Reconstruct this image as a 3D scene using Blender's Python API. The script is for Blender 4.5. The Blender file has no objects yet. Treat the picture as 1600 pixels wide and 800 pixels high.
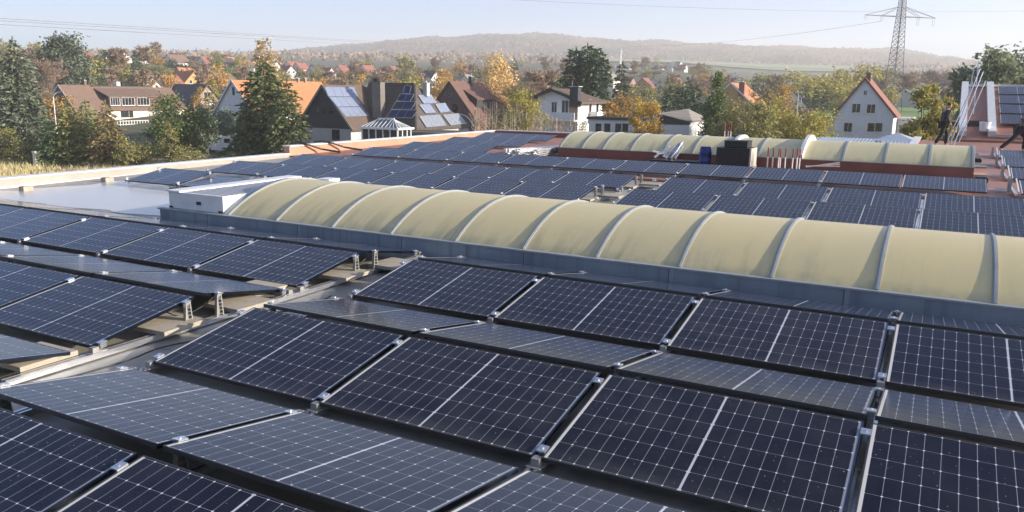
SKY_STRENGTH, SUN_STRENGTH, EXPOSURE, HAZE = .125, 4.4, 1.1, .00037
DUST, VB, AIR, OZONE = 1.6, 4, .6, 4
LEAF_GAIN = 1.85
PANEL_COAT, PANEL_IOR = .05, 1.38
import bpy, math, random
from mathutils import Vector, Matrix, Euler, noise

rng = random.Random(11)
SC = bpy.context.scene
COL = SC.collection
PI = math.pi

# ---------------------------------------------------------------- camera
FPX, PITCH, YAW, ROLL = 1246.95, .204298, -.489295, .012835
CAM = Vector((5.5226, -5.3011, 2.3318))
FWD = Vector((math.sin(YAW) * math.cos(PITCH), math.cos(YAW) * math.cos(PITCH), -math.sin(PITCH)))
R0 = Vector((math.cos(YAW), -math.sin(YAW), 0))
U0 = R0.cross(FWD)
RGT = R0 * math.cos(ROLL) + U0 * math.sin(ROLL)
UPV = -R0 * math.sin(ROLL) + U0 * math.cos(ROLL)
HF = Vector((math.sin(YAW), math.cos(YAW), 0))          # level heading
cam = bpy.data.cameras.new('camera')
cam_ob = bpy.data.objects.new('camera', cam)
COL.objects.link(cam_ob)
m = Matrix((RGT, UPV, -FWD)).transposed().to_4x4()
m.translation = CAM
cam_ob.matrix_world = m
cam.sensor_width = 36
cam.lens = FPX / 1600 * 36
cam.clip_start = .05
cam.clip_end = 20000
SC.camera = cam_ob


def ray(px, py):
    return FWD + RGT * ((px - 800) / FPX) - UPV * ((py - 400) / FPX)


def deep(px, py, d):
    r = ray(px, py)
    return CAM + r * (d / r.dot(HF))


def on_x(px, py, x):
    r = ray(px, py)
    return CAM + r * ((x - CAM.x) / r.x)


def on_y(px, py, y):
    r = ray(px, py)
    return CAM + r * ((y - CAM.y) / r.y)


def on_z(px, py, z):
    r = ray(px, py)
    return CAM + r * ((z - CAM.z) / r.z)


def pix(p):
    d = Vector(p) - CAM
    z = d.dot(FWD)
    if z < .05:
        return None
    return (800 + FPX * d.dot(RGT) / z, 400 - FPX * d.dot(UPV) / z)


# ---------------------------------------------------------------- objects
class MB:
    """collects faces for ONE mesh"""
    def __init__(s):
        s.v = []; s.f = []; s.m = []; s.uv = {}

    def add(s, vs, fs, mi=0):
        o = len(s.v)
        s.v += [tuple(p) for p in vs]
        for f in fs:
            s.f.append(tuple(i + o for i in f)); s.m.append(mi)

    def quad(s, a, b, c, d, mi=0):
        s.add([a, b, c, d], [(0, 1, 2, 3)], mi)

    def tri(s, a, b, c, mi=0):
        s.add([a, b, c], [(0, 1, 2)], mi)

    def box(s, x0, x1, y0, y1, z0, z1, mi=0, M=None):
        vs = [(x, y, z) for z in (z0, z1) for y in (y0, y1) for x in (x0, x1)]
        if M is not None:
            vs = [M @ Vector(p) for p in vs]
        s.add(vs, [(0, 2, 3, 1), (4, 5, 7, 6), (0, 1, 5, 4), (2, 6, 7, 3), (0, 4, 6, 2), (1, 3, 7, 5)], mi)

    def prism(s, pts, a, b, mi=0):
        """polygon pts (list of 3d) swept by vector from a to b (offset vectors)"""
        n = len(pts); a = Vector(a); b = Vector(b)
        vs = [Vector(p) + a for p in pts] + [Vector(p) + b for p in pts]
        fs = [tuple(range(n - 1, -1, -1)), tuple(range(n, 2 * n))]
        for i in range(n):
            j = (i + 1) % n
            fs.append((i, j, n + j, n + i))
        s.add(vs, fs, mi)

    def tube(s, pts, r, n=6, mi=0, r2=None):
        pts = [Vector(p) for p in pts]
        k = len(pts); o = []
        for i, p in enumerate(pts):
            t = (pts[min(i + 1, k - 1)] - pts[max(i - 1, 0)]).normalized()
            a = t.orthogonal().normalized() if abs(t.z) > .9 else t.cross(Vector((0, 0, 1))).normalized()
            b = t.cross(a)
            rr = r if r2 is None else r + (r2 - r) * i / max(1, k - 1)
            o += [p + a * (rr * math.cos(2 * PI * q / n)) + b * (rr * math.sin(2 * PI * q / n)) for q in range(n)]
        fs = []
        for i in range(k - 1):
            for q in range(n):
                w = (q + 1) % n
                fs.append((i * n + q, i * n + w, (i + 1) * n + w, (i + 1) * n + q))
        fs.append(tuple(range(n - 1, -1, -1))); fs.append(tuple((k - 1) * n + q for q in range(n)))
        s.add(o, fs, mi)

    def bar(s, a, b, w, h, mi=0, up=Vector((0, 0, 1))):
        """rectangular bar between two points"""
        a = Vector(a); b = Vector(b); t = (b - a).normalized()
        if abs(t.dot(up)) > .99:
            up = Vector((0, 1, 0))
        x = t.cross(up).normalized(); y = x.cross(t)
        vs = [p + x * (i * w / 2) + y * (j * h / 2) for p in (a, b) for i, j in ((-1, -1), (1, -1), (1, 1), (-1, 1))]
        s.add(vs, [(3, 2, 1, 0), (4, 5, 6, 7), (0, 1, 5, 4), (1, 2, 6, 5), (2, 3, 7, 6), (3, 0, 4, 7)], mi)

    def lathe(s, prof, c=(0, 0, 0), n=16, mi=0):
        c = Vector(c); vs = []; fs = []
        for r, z in prof:
            vs += [c + Vector((r * math.cos(2 * PI * q / n), r * math.sin(2 * PI * q / n), z)) for q in range(n)]
        for i in range(len(prof) - 1):
            for q in range(n):
                w = (q + 1) % n
                fs.append((i * n + q, i * n + w, (i + 1) * n + w, (i + 1) * n + q))
        fs.append(tuple(range(n - 1, -1, -1))); fs.append(tuple((len(prof) - 1) * n + q for q in range(n)))
        s.add(vs, fs, mi)

    def mesh(s, name, mats, smooth=False):
        me = bpy.data.meshes.new(name)
        me.from_pydata(s.v, [], s.f)
        for k in (mats if isinstance(mats, (list, tuple)) else [mats]):
            me.materials.append(k)
        me.polygons.foreach_set('material_index', s.m)
        if smooth:
            me.polygons.foreach_set('use_smooth', [True] * len(s.f))
        me.update()
        return me

    def build(s, name, mats, parent=None, smooth=False):
        return link(name, s.mesh(name, mats, smooth), parent)


def link(name, me, parent=None):
    o = bpy.data.objects.new(name, me)
    COL.objects.link(o)
    if parent is not None:
        o.parent = parent
    return o


def tag(o, label, cat, group=None):
    o['label'] = label; o['category'] = cat
    if group:
        o['group'] = group
    return o


def thing(name, label, cat, loc=(0, 0, 0), rz=0, group=None):
    o = bpy.data.objects.new(name, None)
    o.empty_display_size = .2
    COL.objects.link(o)
    o.location = loc; o.rotation_euler = (0, 0, rz)
    return tag(o, label, cat, group)


def struct(o, kind='structure'):
    o['kind'] = kind
    return o


KIDS = {}


def kids(o):
    if o.name not in KIDS:
        KIDS[o.name] = list(o.children)
    return KIDS[o.name]


def dup(o, parent=None):
    """a copy of a thing with copies of its parts and sub-parts"""
    c = o.copy(); COL.objects.link(c)
    if parent is not None:
        c.parent = parent
    for k in kids(o):
        dup(k, c)
    return c


# ---------------------------------------------------------------- materials
def nt(name):
    m = bpy.data.materials.new(name); m.use_nodes = True
    t = m.node_tree; b = t.nodes['Principled BSDF']
    return m, t, b


def math_node(t, op, a, b=None, c=None):
    n = t.nodes.new('ShaderNodeMath'); n.operation = op
    for i, x in enumerate((a, b, c)):
        if x is None:
            continue
        if isinstance(x, (int, float)):
            n.inputs[i].default_value = x
        else:
            t.links.new(x, n.inputs[i])
    return n.outputs[0]


def mix_col(t, f, a, b):
    n = t.nodes.new('ShaderNodeMix'); n.data_type = 'RGBA'
    for s, x in ((0, f), (6, a), (7, b)):
        if isinstance(x, (int, float)):
            n.inputs[s].default_value = x
        elif isinstance(x, tuple):
            n.inputs[s].default_value = (*x[:3], 1)
        else:
            t.links.new(x, n.inputs[s])
    return n.outputs[2]


def ramp(t, fac, stops, interp='LINEAR'):
    n = t.nodes.new('ShaderNodeValToRGB'); cr = n.color_ramp; cr.interpolation = interp
    while len(cr.elements) < len(stops):
        cr.elements.new(.5)
    for e, (p, c) in zip(cr.elements, stops):
        e.position = p; e.color = (*c[:3], 1) if len(c) >= 3 else (c[0],) * 3 + (1,)
    t.links.new(fac, n.inputs[0])
    return n.outputs[0]


def noise_tex(t, scale, detail=4, rough=.55, coord='Object', stretch=None):
    tc = t.nodes.new('ShaderNodeTexCoord'); n = t.nodes.new('ShaderNodeTexNoise')
    n.inputs['Scale'].default_value = scale; n.inputs['Detail'].default_value = detail
    n.inputs['Roughness'].default_value = rough
    src = tc.outputs[coord]
    if stretch:
        mp = t.nodes.new('ShaderNodeMapping'); mp.inputs['Scale'].default_value = stretch
        t.links.new(src, mp.inputs[0]); src = mp.outputs[0]
    t.links.new(src, n.inputs['Vector'])
    return n.outputs['Fac']


def pmat(name, c1, c2=None, scale=6, rough=.6, metal=0, bump=0, bscale=None, rough2=None, stretch=None, spec=.5, coat=0):
    m, t, b = nt(name)
    b.inputs['Roughness'].default_value = rough; b.inputs['Metallic'].default_value = metal
    b.inputs['Specular IOR Level'].default_value = spec
    b.inputs['Coat Weight'].default_value = coat
    if c2 is None:
        c2 = tuple(x * .8 for x in c1)
    f = noise_tex(t, scale, stretch=stretch)
    t.links.new(ramp(t, f, [(.3, c2), (.7, c1)]), b.inputs['Base Color'])
    if rough2 is not None:
        t.links.new(ramp(t, f, [(.35, (rough,)), (.65, (rough2,))]), b.inputs['Roughness'])
    if bump:
        bp = t.nodes.new('ShaderNodeBump'); bp.inputs['Strength'].default_value = bump; bp.inputs['Distance'].default_value = .02
        t.links.new(noise_tex(t, bscale or scale * 6), bp.inputs['Height']); t.links.new(bp.outputs[0], b.inputs['Normal'])
    return m


def tile_mat(name, c1, c2, pitch=.3, rough=.75, axis_along='Y', bump=.6):
    """clay or concrete roof tiles: courses down the slope and rolls along it"""
    m, t, b = nt(name)
    tc = t.nodes.new('ShaderNodeTexCoord'); sp = t.nodes.new('ShaderNodeSeparateXYZ')
    t.links.new(tc.outputs['Object'], sp.inputs[0])
    x, y, z = sp.outputs
    course = math_node(t, 'FRACT', math_node(t, 'MULTIPLY', z, 1 / (pitch * .62)))
    along = y if axis_along == 'Y' else x
    roll = math_node(t, 'SINE', math_node(t, 'MULTIPLY', along, 2 * PI / pitch))
    h = math_node(t, 'ADD', math_node(t, 'MULTIPLY', course, .8), math_node(t, 'MULTIPLY', roll, .25))
    n1 = noise_tex(t, 1.2, 6); n2 = noise_tex(t, 9, 2)
    f = math_node(t, 'ADD', math_node(t, 'MULTIPLY', n1, .6), math_node(t, 'MULTIPLY', n2, .4))
    col = ramp(t, f, [(.32, c2), (.66, c1)])
    edge = math_node(t, 'LESS_THAN', course, .16)
    col = mix_col(t, math_node(t, 'MULTIPLY', edge, .35), col, tuple(k * .45 for k in c1))
    t.links.new(col, b.inputs['Base Color']); b.inputs['Roughness'].default_value = rough
    bp = t.nodes.new('ShaderNodeBump'); bp.inputs['Strength'].default_value = bump; bp.inputs['Distance'].default_value = .04
    t.links.new(h, bp.inputs['Height']); t.links.new(bp.outputs[0], b.inputs['Normal'])
    return m


def leaf_mat(name, cols, trans=.25):
    m, t, b = nt(name)
    g = t.nodes.new('ShaderNodeNewGeometry')
    k = len(cols)
    c = ramp(t, g.outputs['Random Per Island'], [(i / max(1, k - 1), tuple(min(.75, z * LEAF_GAIN) for z in q)) for i, q in enumerate(cols)])
    oi = t.nodes.new('ShaderNodeObjectInfo')
    hs = t.nodes.new('ShaderNodeHueSaturation')
    t.links.new(c, hs.inputs['Color'])
    t.links.new(math_node(t, 'MULTIPLY_ADD', oi.outputs['Random'], .3, .85), hs.inputs['Value'])
    c = hs.outputs[0]
    t.links.new(c, b.inputs['Base Color']); b.inputs['Roughness'].default_value = .65
    b.inputs['Specular IOR Level'].default_value = .25
    tr = t.nodes.new('ShaderNodeBsdfTranslucent'); t.links.new(c, tr.inputs[0])
    mx = t.nodes.new('ShaderNodeMixShader'); mx.inputs[0].default_value = trans
    t.links.new(b.outputs[0], mx.inputs[1]); t.links.new(tr.outputs[0], mx.inputs[2])
    t.links.new(mx.outputs[0], t.nodes['Material Output'].inputs[0])
    return m
# ---------------------------------------------------------------- light, sky, haze
SUN = Vector((3.3, .95, 1.0)).normalized()
w = bpy.data.worlds.new('World'); SC.world = w; w.use_nodes = True
wt = w.node_tree; bg = wt.nodes['Background']
sky = wt.nodes.new('ShaderNodeTexSky'); sky.sky_type = 'NISHITA'; sky.sun_disc = False
sky.sun_elevation = math.asin(SUN.z); sky.sun_rotation = math.atan2(SUN.x, SUN.y)
sky.altitude = 100; sky.air_density = AIR; sky.dust_density = DUST; sky.ozone_density = OZONE
wb_ = wt.nodes.new('ShaderNodeMix'); wb_.data_type = 'RGBA'; wb_.blend_type = 'MULTIPLY'; wb_.inputs[0].default_value = 1
wb_.inputs[7].default_value = (1.03, .99, .965, 1)
wt.links.new(sky.outputs[0], wb_.inputs[6]); wt.links.new(wb_.outputs[2], bg.inputs[0]); bg.inputs[1].default_value = SKY_STRENGTH
sl = bpy.data.lights.new('sun', 'SUN'); sl.energy = SUN_STRENGTH; sl.angle = math.radians(.53); sl.color = (1, .9, .76)
so = bpy.data.objects.new('sun', sl); COL.objects.link(so)
so.rotation_euler = SUN.to_track_quat('Z', 'Y').to_euler(); so.location = (40, 10, 40)
vs = SC.view_settings
vs.view_transform = 'Standard'; vs.look = 'None'; vs.exposure = EXPOSURE; vs.gamma = 1
SC.cycles.max_bounces = 6; SC.cycles.diffuse_bounces = 3; SC.cycles.glossy_bounces = 3
SC.cycles.transmission_bounces = 4; SC.cycles.volume_bounces = VB; SC.cycles.transparent_max_bounces = 6
SC.cycles.use_denoising = True
SC.cycles.caustics_reflective = False; SC.cycles.caustics_refractive = False
SC.cycles.sample_clamp_indirect = 6

hm = bpy.data.materials.new('haze_air'); hm.use_nodes = True
ht = hm.node_tree; ht.nodes.remove(ht.nodes['Principled BSDF'])
pv = ht.nodes.new('ShaderNodeVolumePrincipled'); pv.inputs['Color'].default_value = (.99, .97, .95, 1)
pv.inputs['Density'].default_value = HAZE; pv.inputs['Anisotropy'].default_value = .15
ht.links.new(pv.outputs[0], ht.nodes['Material Output'].inputs['Volume'])
if HAZE > 0:
    b = MB(); b.box(-3200, 3200, -1500, 4200, -12, 262)
    hz = b.build('haze', hm); struct(hz, 'stuff'); hz['label'] = 'pale autumn haze in the valley air'
# ---------------------------------------------------------------- shared materials
M = {}
M['black_frame'] = pmat('black_anodised_frame', (.034, .033, .034), rough=.4, metal=0, scale=30)
M['alu'] = pmat('bare_aluminium', (.8, .81, .82), (.68, .69, .71), scale=9, rough=.26, metal=.9)
M['alu_dull'] = pmat('mill_aluminium', (.42, .41, .39), (.33, .32, .3), scale=14, rough=.5, metal=.6)
M['alu_lip'] = pmat('frame_lip', (.1, .12, .16), rough=.22, metal=1, scale=30)


def galv_mat():
    m, t, b = nt('galvanised_curb_sheet')
    n = noise_tex(t, 2.5, 5, .6, stretch=(1, 1, .15)); n2 = noise_tex(t, .8, 3)
    f = math_node(t, 'ADD', math_node(t, 'MULTIPLY', n, .55), math_node(t, 'MULTIPLY', n2, .45))
    c = ramp(t, f, [(.34, (.2, .24, .29)), (.5, (.29, .34, .39)), (.66, (.34, .385, .43))])
    tc = t.nodes.new('ShaderNodeTexCoord'); sp = t.nodes.new('ShaderNodeSeparateXYZ'); t.links.new(tc.outputs['Object'], sp.inputs[0])
    fr = math_node(t, 'FRACT', math_node(t, 'DIVIDE', math_node(t, 'ADD', sp.outputs[0], 50.7), 1.98))
    c = mix_col(t, math_node(t, 'MULTIPLY', math_node(t, 'LESS_THAN', fr, .006), .8), c, (.06, .07, .08))
    c = mix_col(t, math_node(t, 'MULTIPLY', math_node(t, 'LESS_THAN', math_node(t, 'ABSOLUTE', math_node(t, 'SUBTRACT', fr, .02)), .012), .35), c, (.5, .53, .56))
    run = noise_tex(t, 5, 4, .6, stretch=(1.6, 1.6, .06))
    c = mix_col(t, math_node(t, 'MULTIPLY', ramp_gate(t, run, .56, .7), .45), c, (.12, .12, .11))
    t.links.new(c, b.inputs['Base Color']); b.inputs['Roughness'].default_value = .42; b.inputs['Metallic'].default_value = .3
    return m


def ramp_gate(t, x, a, b):
    n = t.nodes.new('ShaderNodeMapRange'); n.inputs[1].default_value = a; n.inputs[2].default_value = b
    t.links.new(x, n.inputs[0])
    return n.outputs[0]


M['galv'] = galv_mat()
M['galv_plain'] = pmat('galvanised_sheet', (.29, .34, .39), (.22, .27, .32), scale=3, rough=.42, metal=.35, stretch=(1, 1, .3))
M['white_sheet'] = pmat('white_coated_sheet', (.74, .74, .72), (.62, .62, .61), scale=4, rough=.5)
M['concrete'] = pmat('concrete_slab', (.44, .385, .3), (.34, .3, .235), scale=8, rough=.9, bump=.3)
M['white_paint'] = pmat('white_paint', (.8, .8, .78), (.7, .7, .68), scale=2, rough=.55)
M['steel'] = pmat('galvanised_steel', (.5, .51, .52), (.38, .39, .4), scale=5, rough=.5, metal=.5)
M['black'] = pmat('black_plastic', (.02, .02, .022), rough=.5, scale=8)
M['glass'] = pmat('window_glass', (.03, .035, .04), (.015, .018, .02), scale=1.5, rough=.06, spec=.8)
M['blue_plastic'] = pmat('blue_plastic', (.012, .035, .2), (.01, .028, .15), scale=4, rough=.4)
M['red_paint'] = pmat('red_paint', (.3, .035, .03), (.22, .025, .022), scale=9, rough=.5)
M['wood'] = pmat('sawn_wood', (.52, .36, .19), (.4, .26, .13), scale=6, rough=.8, stretch=(1, 8, 8))
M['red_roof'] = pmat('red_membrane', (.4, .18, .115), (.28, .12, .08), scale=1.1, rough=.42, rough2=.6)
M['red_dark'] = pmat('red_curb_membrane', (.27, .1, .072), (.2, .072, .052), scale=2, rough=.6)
M['bark'] = pmat('bark', (.11, .085, .06), (.06, .045, .033), scale=10, rough=.9)
M['pale_bark'] = pmat('pale_bark', (.42, .36, .27), (.3, .25, .18), scale=10, rough=.85)


def roof_membrane():
    m, t, b = nt('grey_roof_membrane')
    n1 = noise_tex(t, .55, 6, .6); n2 = noise_tex(t, 7, 4)
    f = math_node(t, 'ADD', math_node(t, 'MULTIPLY', n1, .65), math_node(t, 'MULTIPLY', n2, .35))
    c = ramp(t, f, [(.3, (.2, .185, .16)), (.5, (.31, .29, .255)), (.7, (.37, .345, .3))])
    tc = t.nodes.new('ShaderNodeTexCoord'); sp = t.nodes.new('ShaderNodeSeparateXYZ'); t.links.new(tc.outputs['Object'], sp.inputs[0])
    seam = math_node(t, 'LESS_THAN', math_node(t, 'FRACT', math_node(t, 'DIVIDE', math_node(t, 'ADD', sp.outputs[1], 50.3), 1.6)), .018)
    c = mix_col(t, math_node(t, 'MULTIPLY', seam, .5), c, (.12, .11, .1))
    t.links.new(c, b.inputs['Base Color'])
    t.links.new(ramp(t, n1, [(.38, (.28,)), (.62, (.55,))]), b.inputs['Roughness'])
    bp = t.nodes.new('ShaderNodeBump'); bp.inputs['Strength'].default_value = .12; bp.inputs['Distance'].default_value = .02
    t.links.new(n2, bp.inputs['Height']); t.links.new(bp.outputs[0], b.inputs['Normal'])
    return m


M['membrane'] = roof_membrane()


def cell_mat():
    """half-cut mono cells behind glass: UV in metres on the panel face"""
    m, t, b = nt('solar_cells')
    uvn = t.nodes.new('ShaderNodeUVMap'); sp = t.nodes.new('ShaderNodeSeparateXYZ'); t.links.new(uvn.outputs[0], sp.inputs[0])
    u, v = sp.outputs[0], sp.outputs[1]
    L, W = 1.722, 1.134
    s = math_node(t, 'SUBTRACT', math_node(t, 'ABSOLUTE', math_node(t, 'SUBTRACT', u, L / 2)), .0066)
    cu = math_node(t, 'DIVIDE', s, .092)
    cv = math_node(t, 'DIVIDE', math_node(t, 'SUBTRACT', v, .021), .182)

    def near(x):          # distance to the nearest whole number
        return math_node(t, 'ABSOLUTE', math_node(t, 'SUBTRACT', math_node(t, 'FRACT', math_node(t, 'ADD', x, .5)), .5))
    du = math_node(t, 'MULTIPLY', near(cu), .092); dv = math_node(t, 'MULTIPLY', near(cv), .182)
    line = math_node(t, 'MAXIMUM', math_node(t, 'LESS_THAN', du, .0014), math_node(t, 'MULTIPLY', math_node(t, 'LESS_THAN', dv, .0013), .8))
    odd = near(math_node(t, 'MULTIPLY', cu, .5))
    dot = math_node(t, 'LESS_THAN', math_node(t, 'ADD', du, dv), .0085)
    centre = math_node(t, 'LESS_THAN', s, 0)
    left = math_node(t, 'LESS_THAN', u, .031)
    edge = math_node(t, 'MULTIPLY', math_node(t, 'GREATER_THAN', s, .831), .75)
    bus = math_node(t, 'LESS_THAN', near(math_node(t, 'MULTIPLY', cv, 10)), .045)
    oi = t.nodes.new('ShaderNodeObjectInfo')
    wn = t.nodes.new('ShaderNodeTexWhiteNoise'); wn.noise_dimensions = '3D'
    cb = t.nodes.new('ShaderNodeCombineXYZ')
    t.links.new(math_node(t, 'FLOOR', math_node(t, 'DIVIDE', u, .0915)), cb.inputs[0])
    t.links.new(math_node(t, 'FLOOR', cv), cb.inputs[1]); t.links.new(oi.outputs['Random'], cb.inputs[2])
    t.links.new(cb.outputs[0], wn.inputs[0])
    cell = mix_col(t, wn.outputs['Value'], (.006, .0063, .0135), (.0095, .0098, .0195))
    cell = mix_col(t, math_node(t, 'MULTIPLY', oi.outputs['Random'], .8), cell, (.0085, .0083, .0145))
    cell = mix_col(t, math_node(t, 'MULTIPLY', bus, .05), cell, (.3, .3, .33))
    c = mix_col(t, math_node(t, 'MULTIPLY', line, .55), cell, (.62, .62, .64))
    c = mix_col(t, math_node(t, 'MULTIPLY', dot, .9), c, (.78, .78, .78))
    c = mix_col(t, centre, c, (.56, .56, .57))
    c = mix_col(t, edge, c, (.5, .5, .52))
    c = mix_col(t, left, c, (.66, .63, .58))
    # dust and bird specks on the glass
    vo = t.nodes.new('ShaderNodeTexVoronoi'); vo.inputs['Scale'].default_value = 55
    cu2 = t.nodes.new('ShaderNodeCombineXYZ'); t.links.new(u, cu2.inputs[0]); t.links.new(v, cu2.inputs[1]); t.links.new(math_node(t, 'MULTIPLY', oi.outputs['Random'], 40), cu2.inputs[2])
    t.links.new(cu2.outputs[0], vo.inputs['Vector'])
    sc_ = t.nodes.new('ShaderNodeSeparateColor'); t.links.new(vo.outputs['Color'], sc_.inputs[0])
    sz = math_node(t, 'MULTIPLY', math_node(t, 'POWER', sc_.outputs[0], 9), .27)
    ns = t.nodes.new('ShaderNodeTexNoise'); ns.inputs['Scale'].default_value = 1.4; t.links.new(cu2.outputs[0], ns.inputs['Vector'])
    spk = math_node(t, 'MULTIPLY', math_node(t, 'LESS_THAN', vo.outputs['Distance'], sz), ramp_gate(t, ns.outputs['Fac'], .36, .58))
    c = mix_col(t, math_node(t, 'MULTIPLY', spk, .55), c, (.5, .48, .44))
    nd = t.nodes.new('ShaderNodeTexNoise'); nd.inputs['Scale'].default_value = 3.5; nd.inputs['Detail'].default_value = 6
    t.links.new(cu2.outputs[0], nd.inputs['Vector'])
    dust = math_node(t, 'MULTIPLY', math_node(t, 'POWER', nd.outputs['Fac'], 2), math_node(t, 'MULTIPLY_ADD', oi.outputs['Random'], .07, .03))
    low = ramp_gate(t, v, .13, .0)
    dust = math_node(t, 'ADD', dust, math_node(t, 'MULTIPLY', math_node(t, 'MULTIPLY', low, nd.outputs['Fac']), .09))
    c = mix_col(t, dust, c, (.5, .47, .42))
    t.links.new(c, b.inputs['Base Color'])
    b.inputs['Roughness'].default_value = .16; b.inputs['Specular IOR Level'].default_value = .17; b.inputs['Specular Tint'].default_value = (.22, .5, 1, 1)
    b.inputs['Sheen Weight'].default_value = .022; b.inputs['Sheen Tint'].default_value = (.12, .36, 1, 1); b.inputs['Sheen Roughness'].default_value = .4
    b.inputs['Coat Weight'].default_value = PANEL_COAT; b.inputs['Coat IOR'].default_value = PANEL_IOR
    t.links.new(math_node(t, 'MULTIPLY_ADD', nd.outputs['Fac'], .08, .12), b.inputs['Coat Roughness'])
    return m


M['cells'] = cell_mat()


def grp_mat(name, c_top, c_low, algae, z0, z1):
    """yellowed GRP rooflight sheet with algae runs low on the curve"""
    m, t, b = nt(name)
    tc = t.nodes.new('ShaderNodeTexCoord'); sp = t.nodes.new('ShaderNodeSeparateXYZ'); t.links.new(tc.outputs['Object'], sp.inputs[0])
    low = ramp_gate(t, sp.outputs[2], z1, z0)
    st = noise_tex(t, 2.2, 6, .62, stretch=(3.2, .35, .35)); bl = noise_tex(t, .9, 3)
    f = math_node(t, 'MULTIPLY', ramp_gate(t, st, .46, .6), math_node(t, 'MULTIPLY', low, ramp_gate(t, bl, .4, .52)))
    c = mix_col(t, ramp_gate(t, noise_tex(t, .7, 4), .3, .7), c_top, c_low)
    c = mix_col(t, math_node(t, 'MULTIPLY', f, .5), c, algae)
    edge = ramp_gate(t, sp.outputs[2], z0 + .09, z0)
    c = mix_col(t, math_node(t, 'MULTIPLY', math_node(t, 'MULTIPLY', edge, ramp_gate(t, noise_tex(t, 5, 4), .3, .6)), .55), c, tuple(k * 1.2 for k in algae))
    rn = noise_tex(t, 3, 5, .6, stretch=(5, .12, .12))
    c = mix_col(t, math_node(t, 'MULTIPLY', ramp_gate(t, rn, .52, .8), .13), c, tuple(k * 1.6 for k in algae))
    c = mix_col(t, math_node(t, 'MULTIPLY', noise_tex(t, 14, 5), .12), c, algae)
    t.links.new(c, b.inputs['Base Color']); b.inputs['Roughness'].default_value = .42
    b.inputs['Subsurface Weight'].default_value = 0
    return m


M['grp'] = grp_mat('yellowed_grp', (.74, .605, .3), (.67, .565, .31), (.2, .21, .15), .27, .62)
M['grp_far'] = grp_mat('yellowed_grp_streaked', (.76, .65, .36), (.62, .56, .32), (.2, .215, .14), .5, .95)
# ---------------------------------------------------------------- the halls we stand on
L_, W_, TILT = 1.722, 1.132, .1718
RG, PITCHY, STEP = .131, 2.546, 1.7743
XL = -.803


def zr(y):
    if y < 4: return 0.0
    if y < 14.45: return .1 * (y - 4) / 10.45
    return .15 + .008 * (y - 14.45)


hall = thing('factory_hall', 'large flat roofed factory hall under the solar panels, grey membrane in front and red behind', 'building', (0, 0, 0))
b = MB()
ys = [-14, 4, 14.45]
for y0, y1 in zip(ys, ys[1:]):
    b.quad((-13.3, y0, zr(y0)), (30, y0, zr(y0)), (30, y1, zr(y1 - .01)), (-13.3, y1, zr(y1 - .01)))
b.build('roof_membrane', M['membrane'], hall)
b = MB()
b.quad((-13.3, 14.45, .151), (30, 14.45, .151), (30, 28.2, zr(28.2)), (-13.3, 28.2, zr(28.2)))
b.quad((4.6, 28.2, zr(28.2)), (30, 28.2, zr(28.2)), (30, 36.4, zr(36.4)), (4.6, 36.4, zr(36.4)))
b.quad((-13.3, 14.45, .06), (30, 14.45, .06), (30, 14.45, .151), (-13.3, 14.45, .151))
b.build('red_roof_membrane', M['red_roof'], hall)
b = MB()
b.box(-13.55, 30, -14, 28.4, -7.2, -.25); b.box(4.5, 30, 28.4, 36.5, -7.2, -.25)
b.build('wall', M['white_sheet'], hall)
mp_beige = pmat('parapet_render', (.4, .36, .31), (.33, .29, .25), scale=2, rough=.8)
mp_orange = pmat('parapet_terracotta', (.5, .285, .19), (.43, .23, .15), scale=1.5, rough=.8)
cap_m = pmat('parapet_cap_sheet', (.8, .79, .77), (.7, .69, .67), scale=2, rough=.4)
b = MB(); b.box(-13.56, -13.3, -14, 14.45, -.25, .2); b.build('parapet', mp_beige, hall)
b = MB(); b.box(-13.56, -13.3, 14.45, 28.4, -.25, .44); b.build('parapet', mp_orange, hall)
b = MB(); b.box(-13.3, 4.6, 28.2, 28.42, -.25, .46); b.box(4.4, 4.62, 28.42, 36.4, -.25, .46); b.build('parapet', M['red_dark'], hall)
b = MB()
b.box(-13.62, -13.27, -14, 14.45, .202, .23); b.box(-13.62, -13.27, 14.45, 28.45, .442, .475)
b.box(-13.27, 4.66, 28.17, 28.45, .462, .495); b.box(4.37, 4.65, 28.45, 36.4, .462, .495)
b.build('parapet_cap', cap_m, hall)
b = MB(); b.box(-13.298, -13.16, -14, 14.4, .004, .05); b.build('base_flashing', cap_m, hall)
# standing water by the left parapet
wm, wt_, wb = nt('puddle_water')
wb.inputs['Base Color'].default_value = (.52, .51, .49, 1); wb.inputs['Roughness'].default_value = .2; wb.inputs['IOR'].default_value = 1.33
bp = wt_.nodes.new('ShaderNodeBump'); bp.inputs['Strength'].default_value = .05; bp.inputs['Distance'].default_value = .01
wt_.links.new(noise_tex(wt_, 6, 3), bp.inputs['Height']); wt_.links.new(bp.outputs[0], wb.inputs['Normal'])
b = MB(); pts = []
for px, py in ((0, 312), (0, 298), (60, 294), (130, 290), (185, 284), (215, 281), (262, 287), (268, 340), (200, 332), (100, 322)):
    p = on_z(px, py, .02); pts.append((p.x, p.y))
pts = [(max(-12.9, x), y) for x, y in pts]
out = []
for i, (x, y) in enumerate(pts):
    x2, y2 = pts[(i + 1) % len(pts)]
    for k in range(6):
        q = k / 6; n_ = noise.noise((x + (x2 - x) * q, y + (y2 - y) * q, 3)) * .35
        xx, yy = x + (x2 - x) * q + n_, y + (y2 - y) * q + n_ * .6
        out.append((max(xx, -13.1), yy, zr(yy) + .006))
b.add(out, [tuple(range(len(out)))])
struct(b.build('puddle', wm))

# ---------------------------------------------------------------- solar panels


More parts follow.
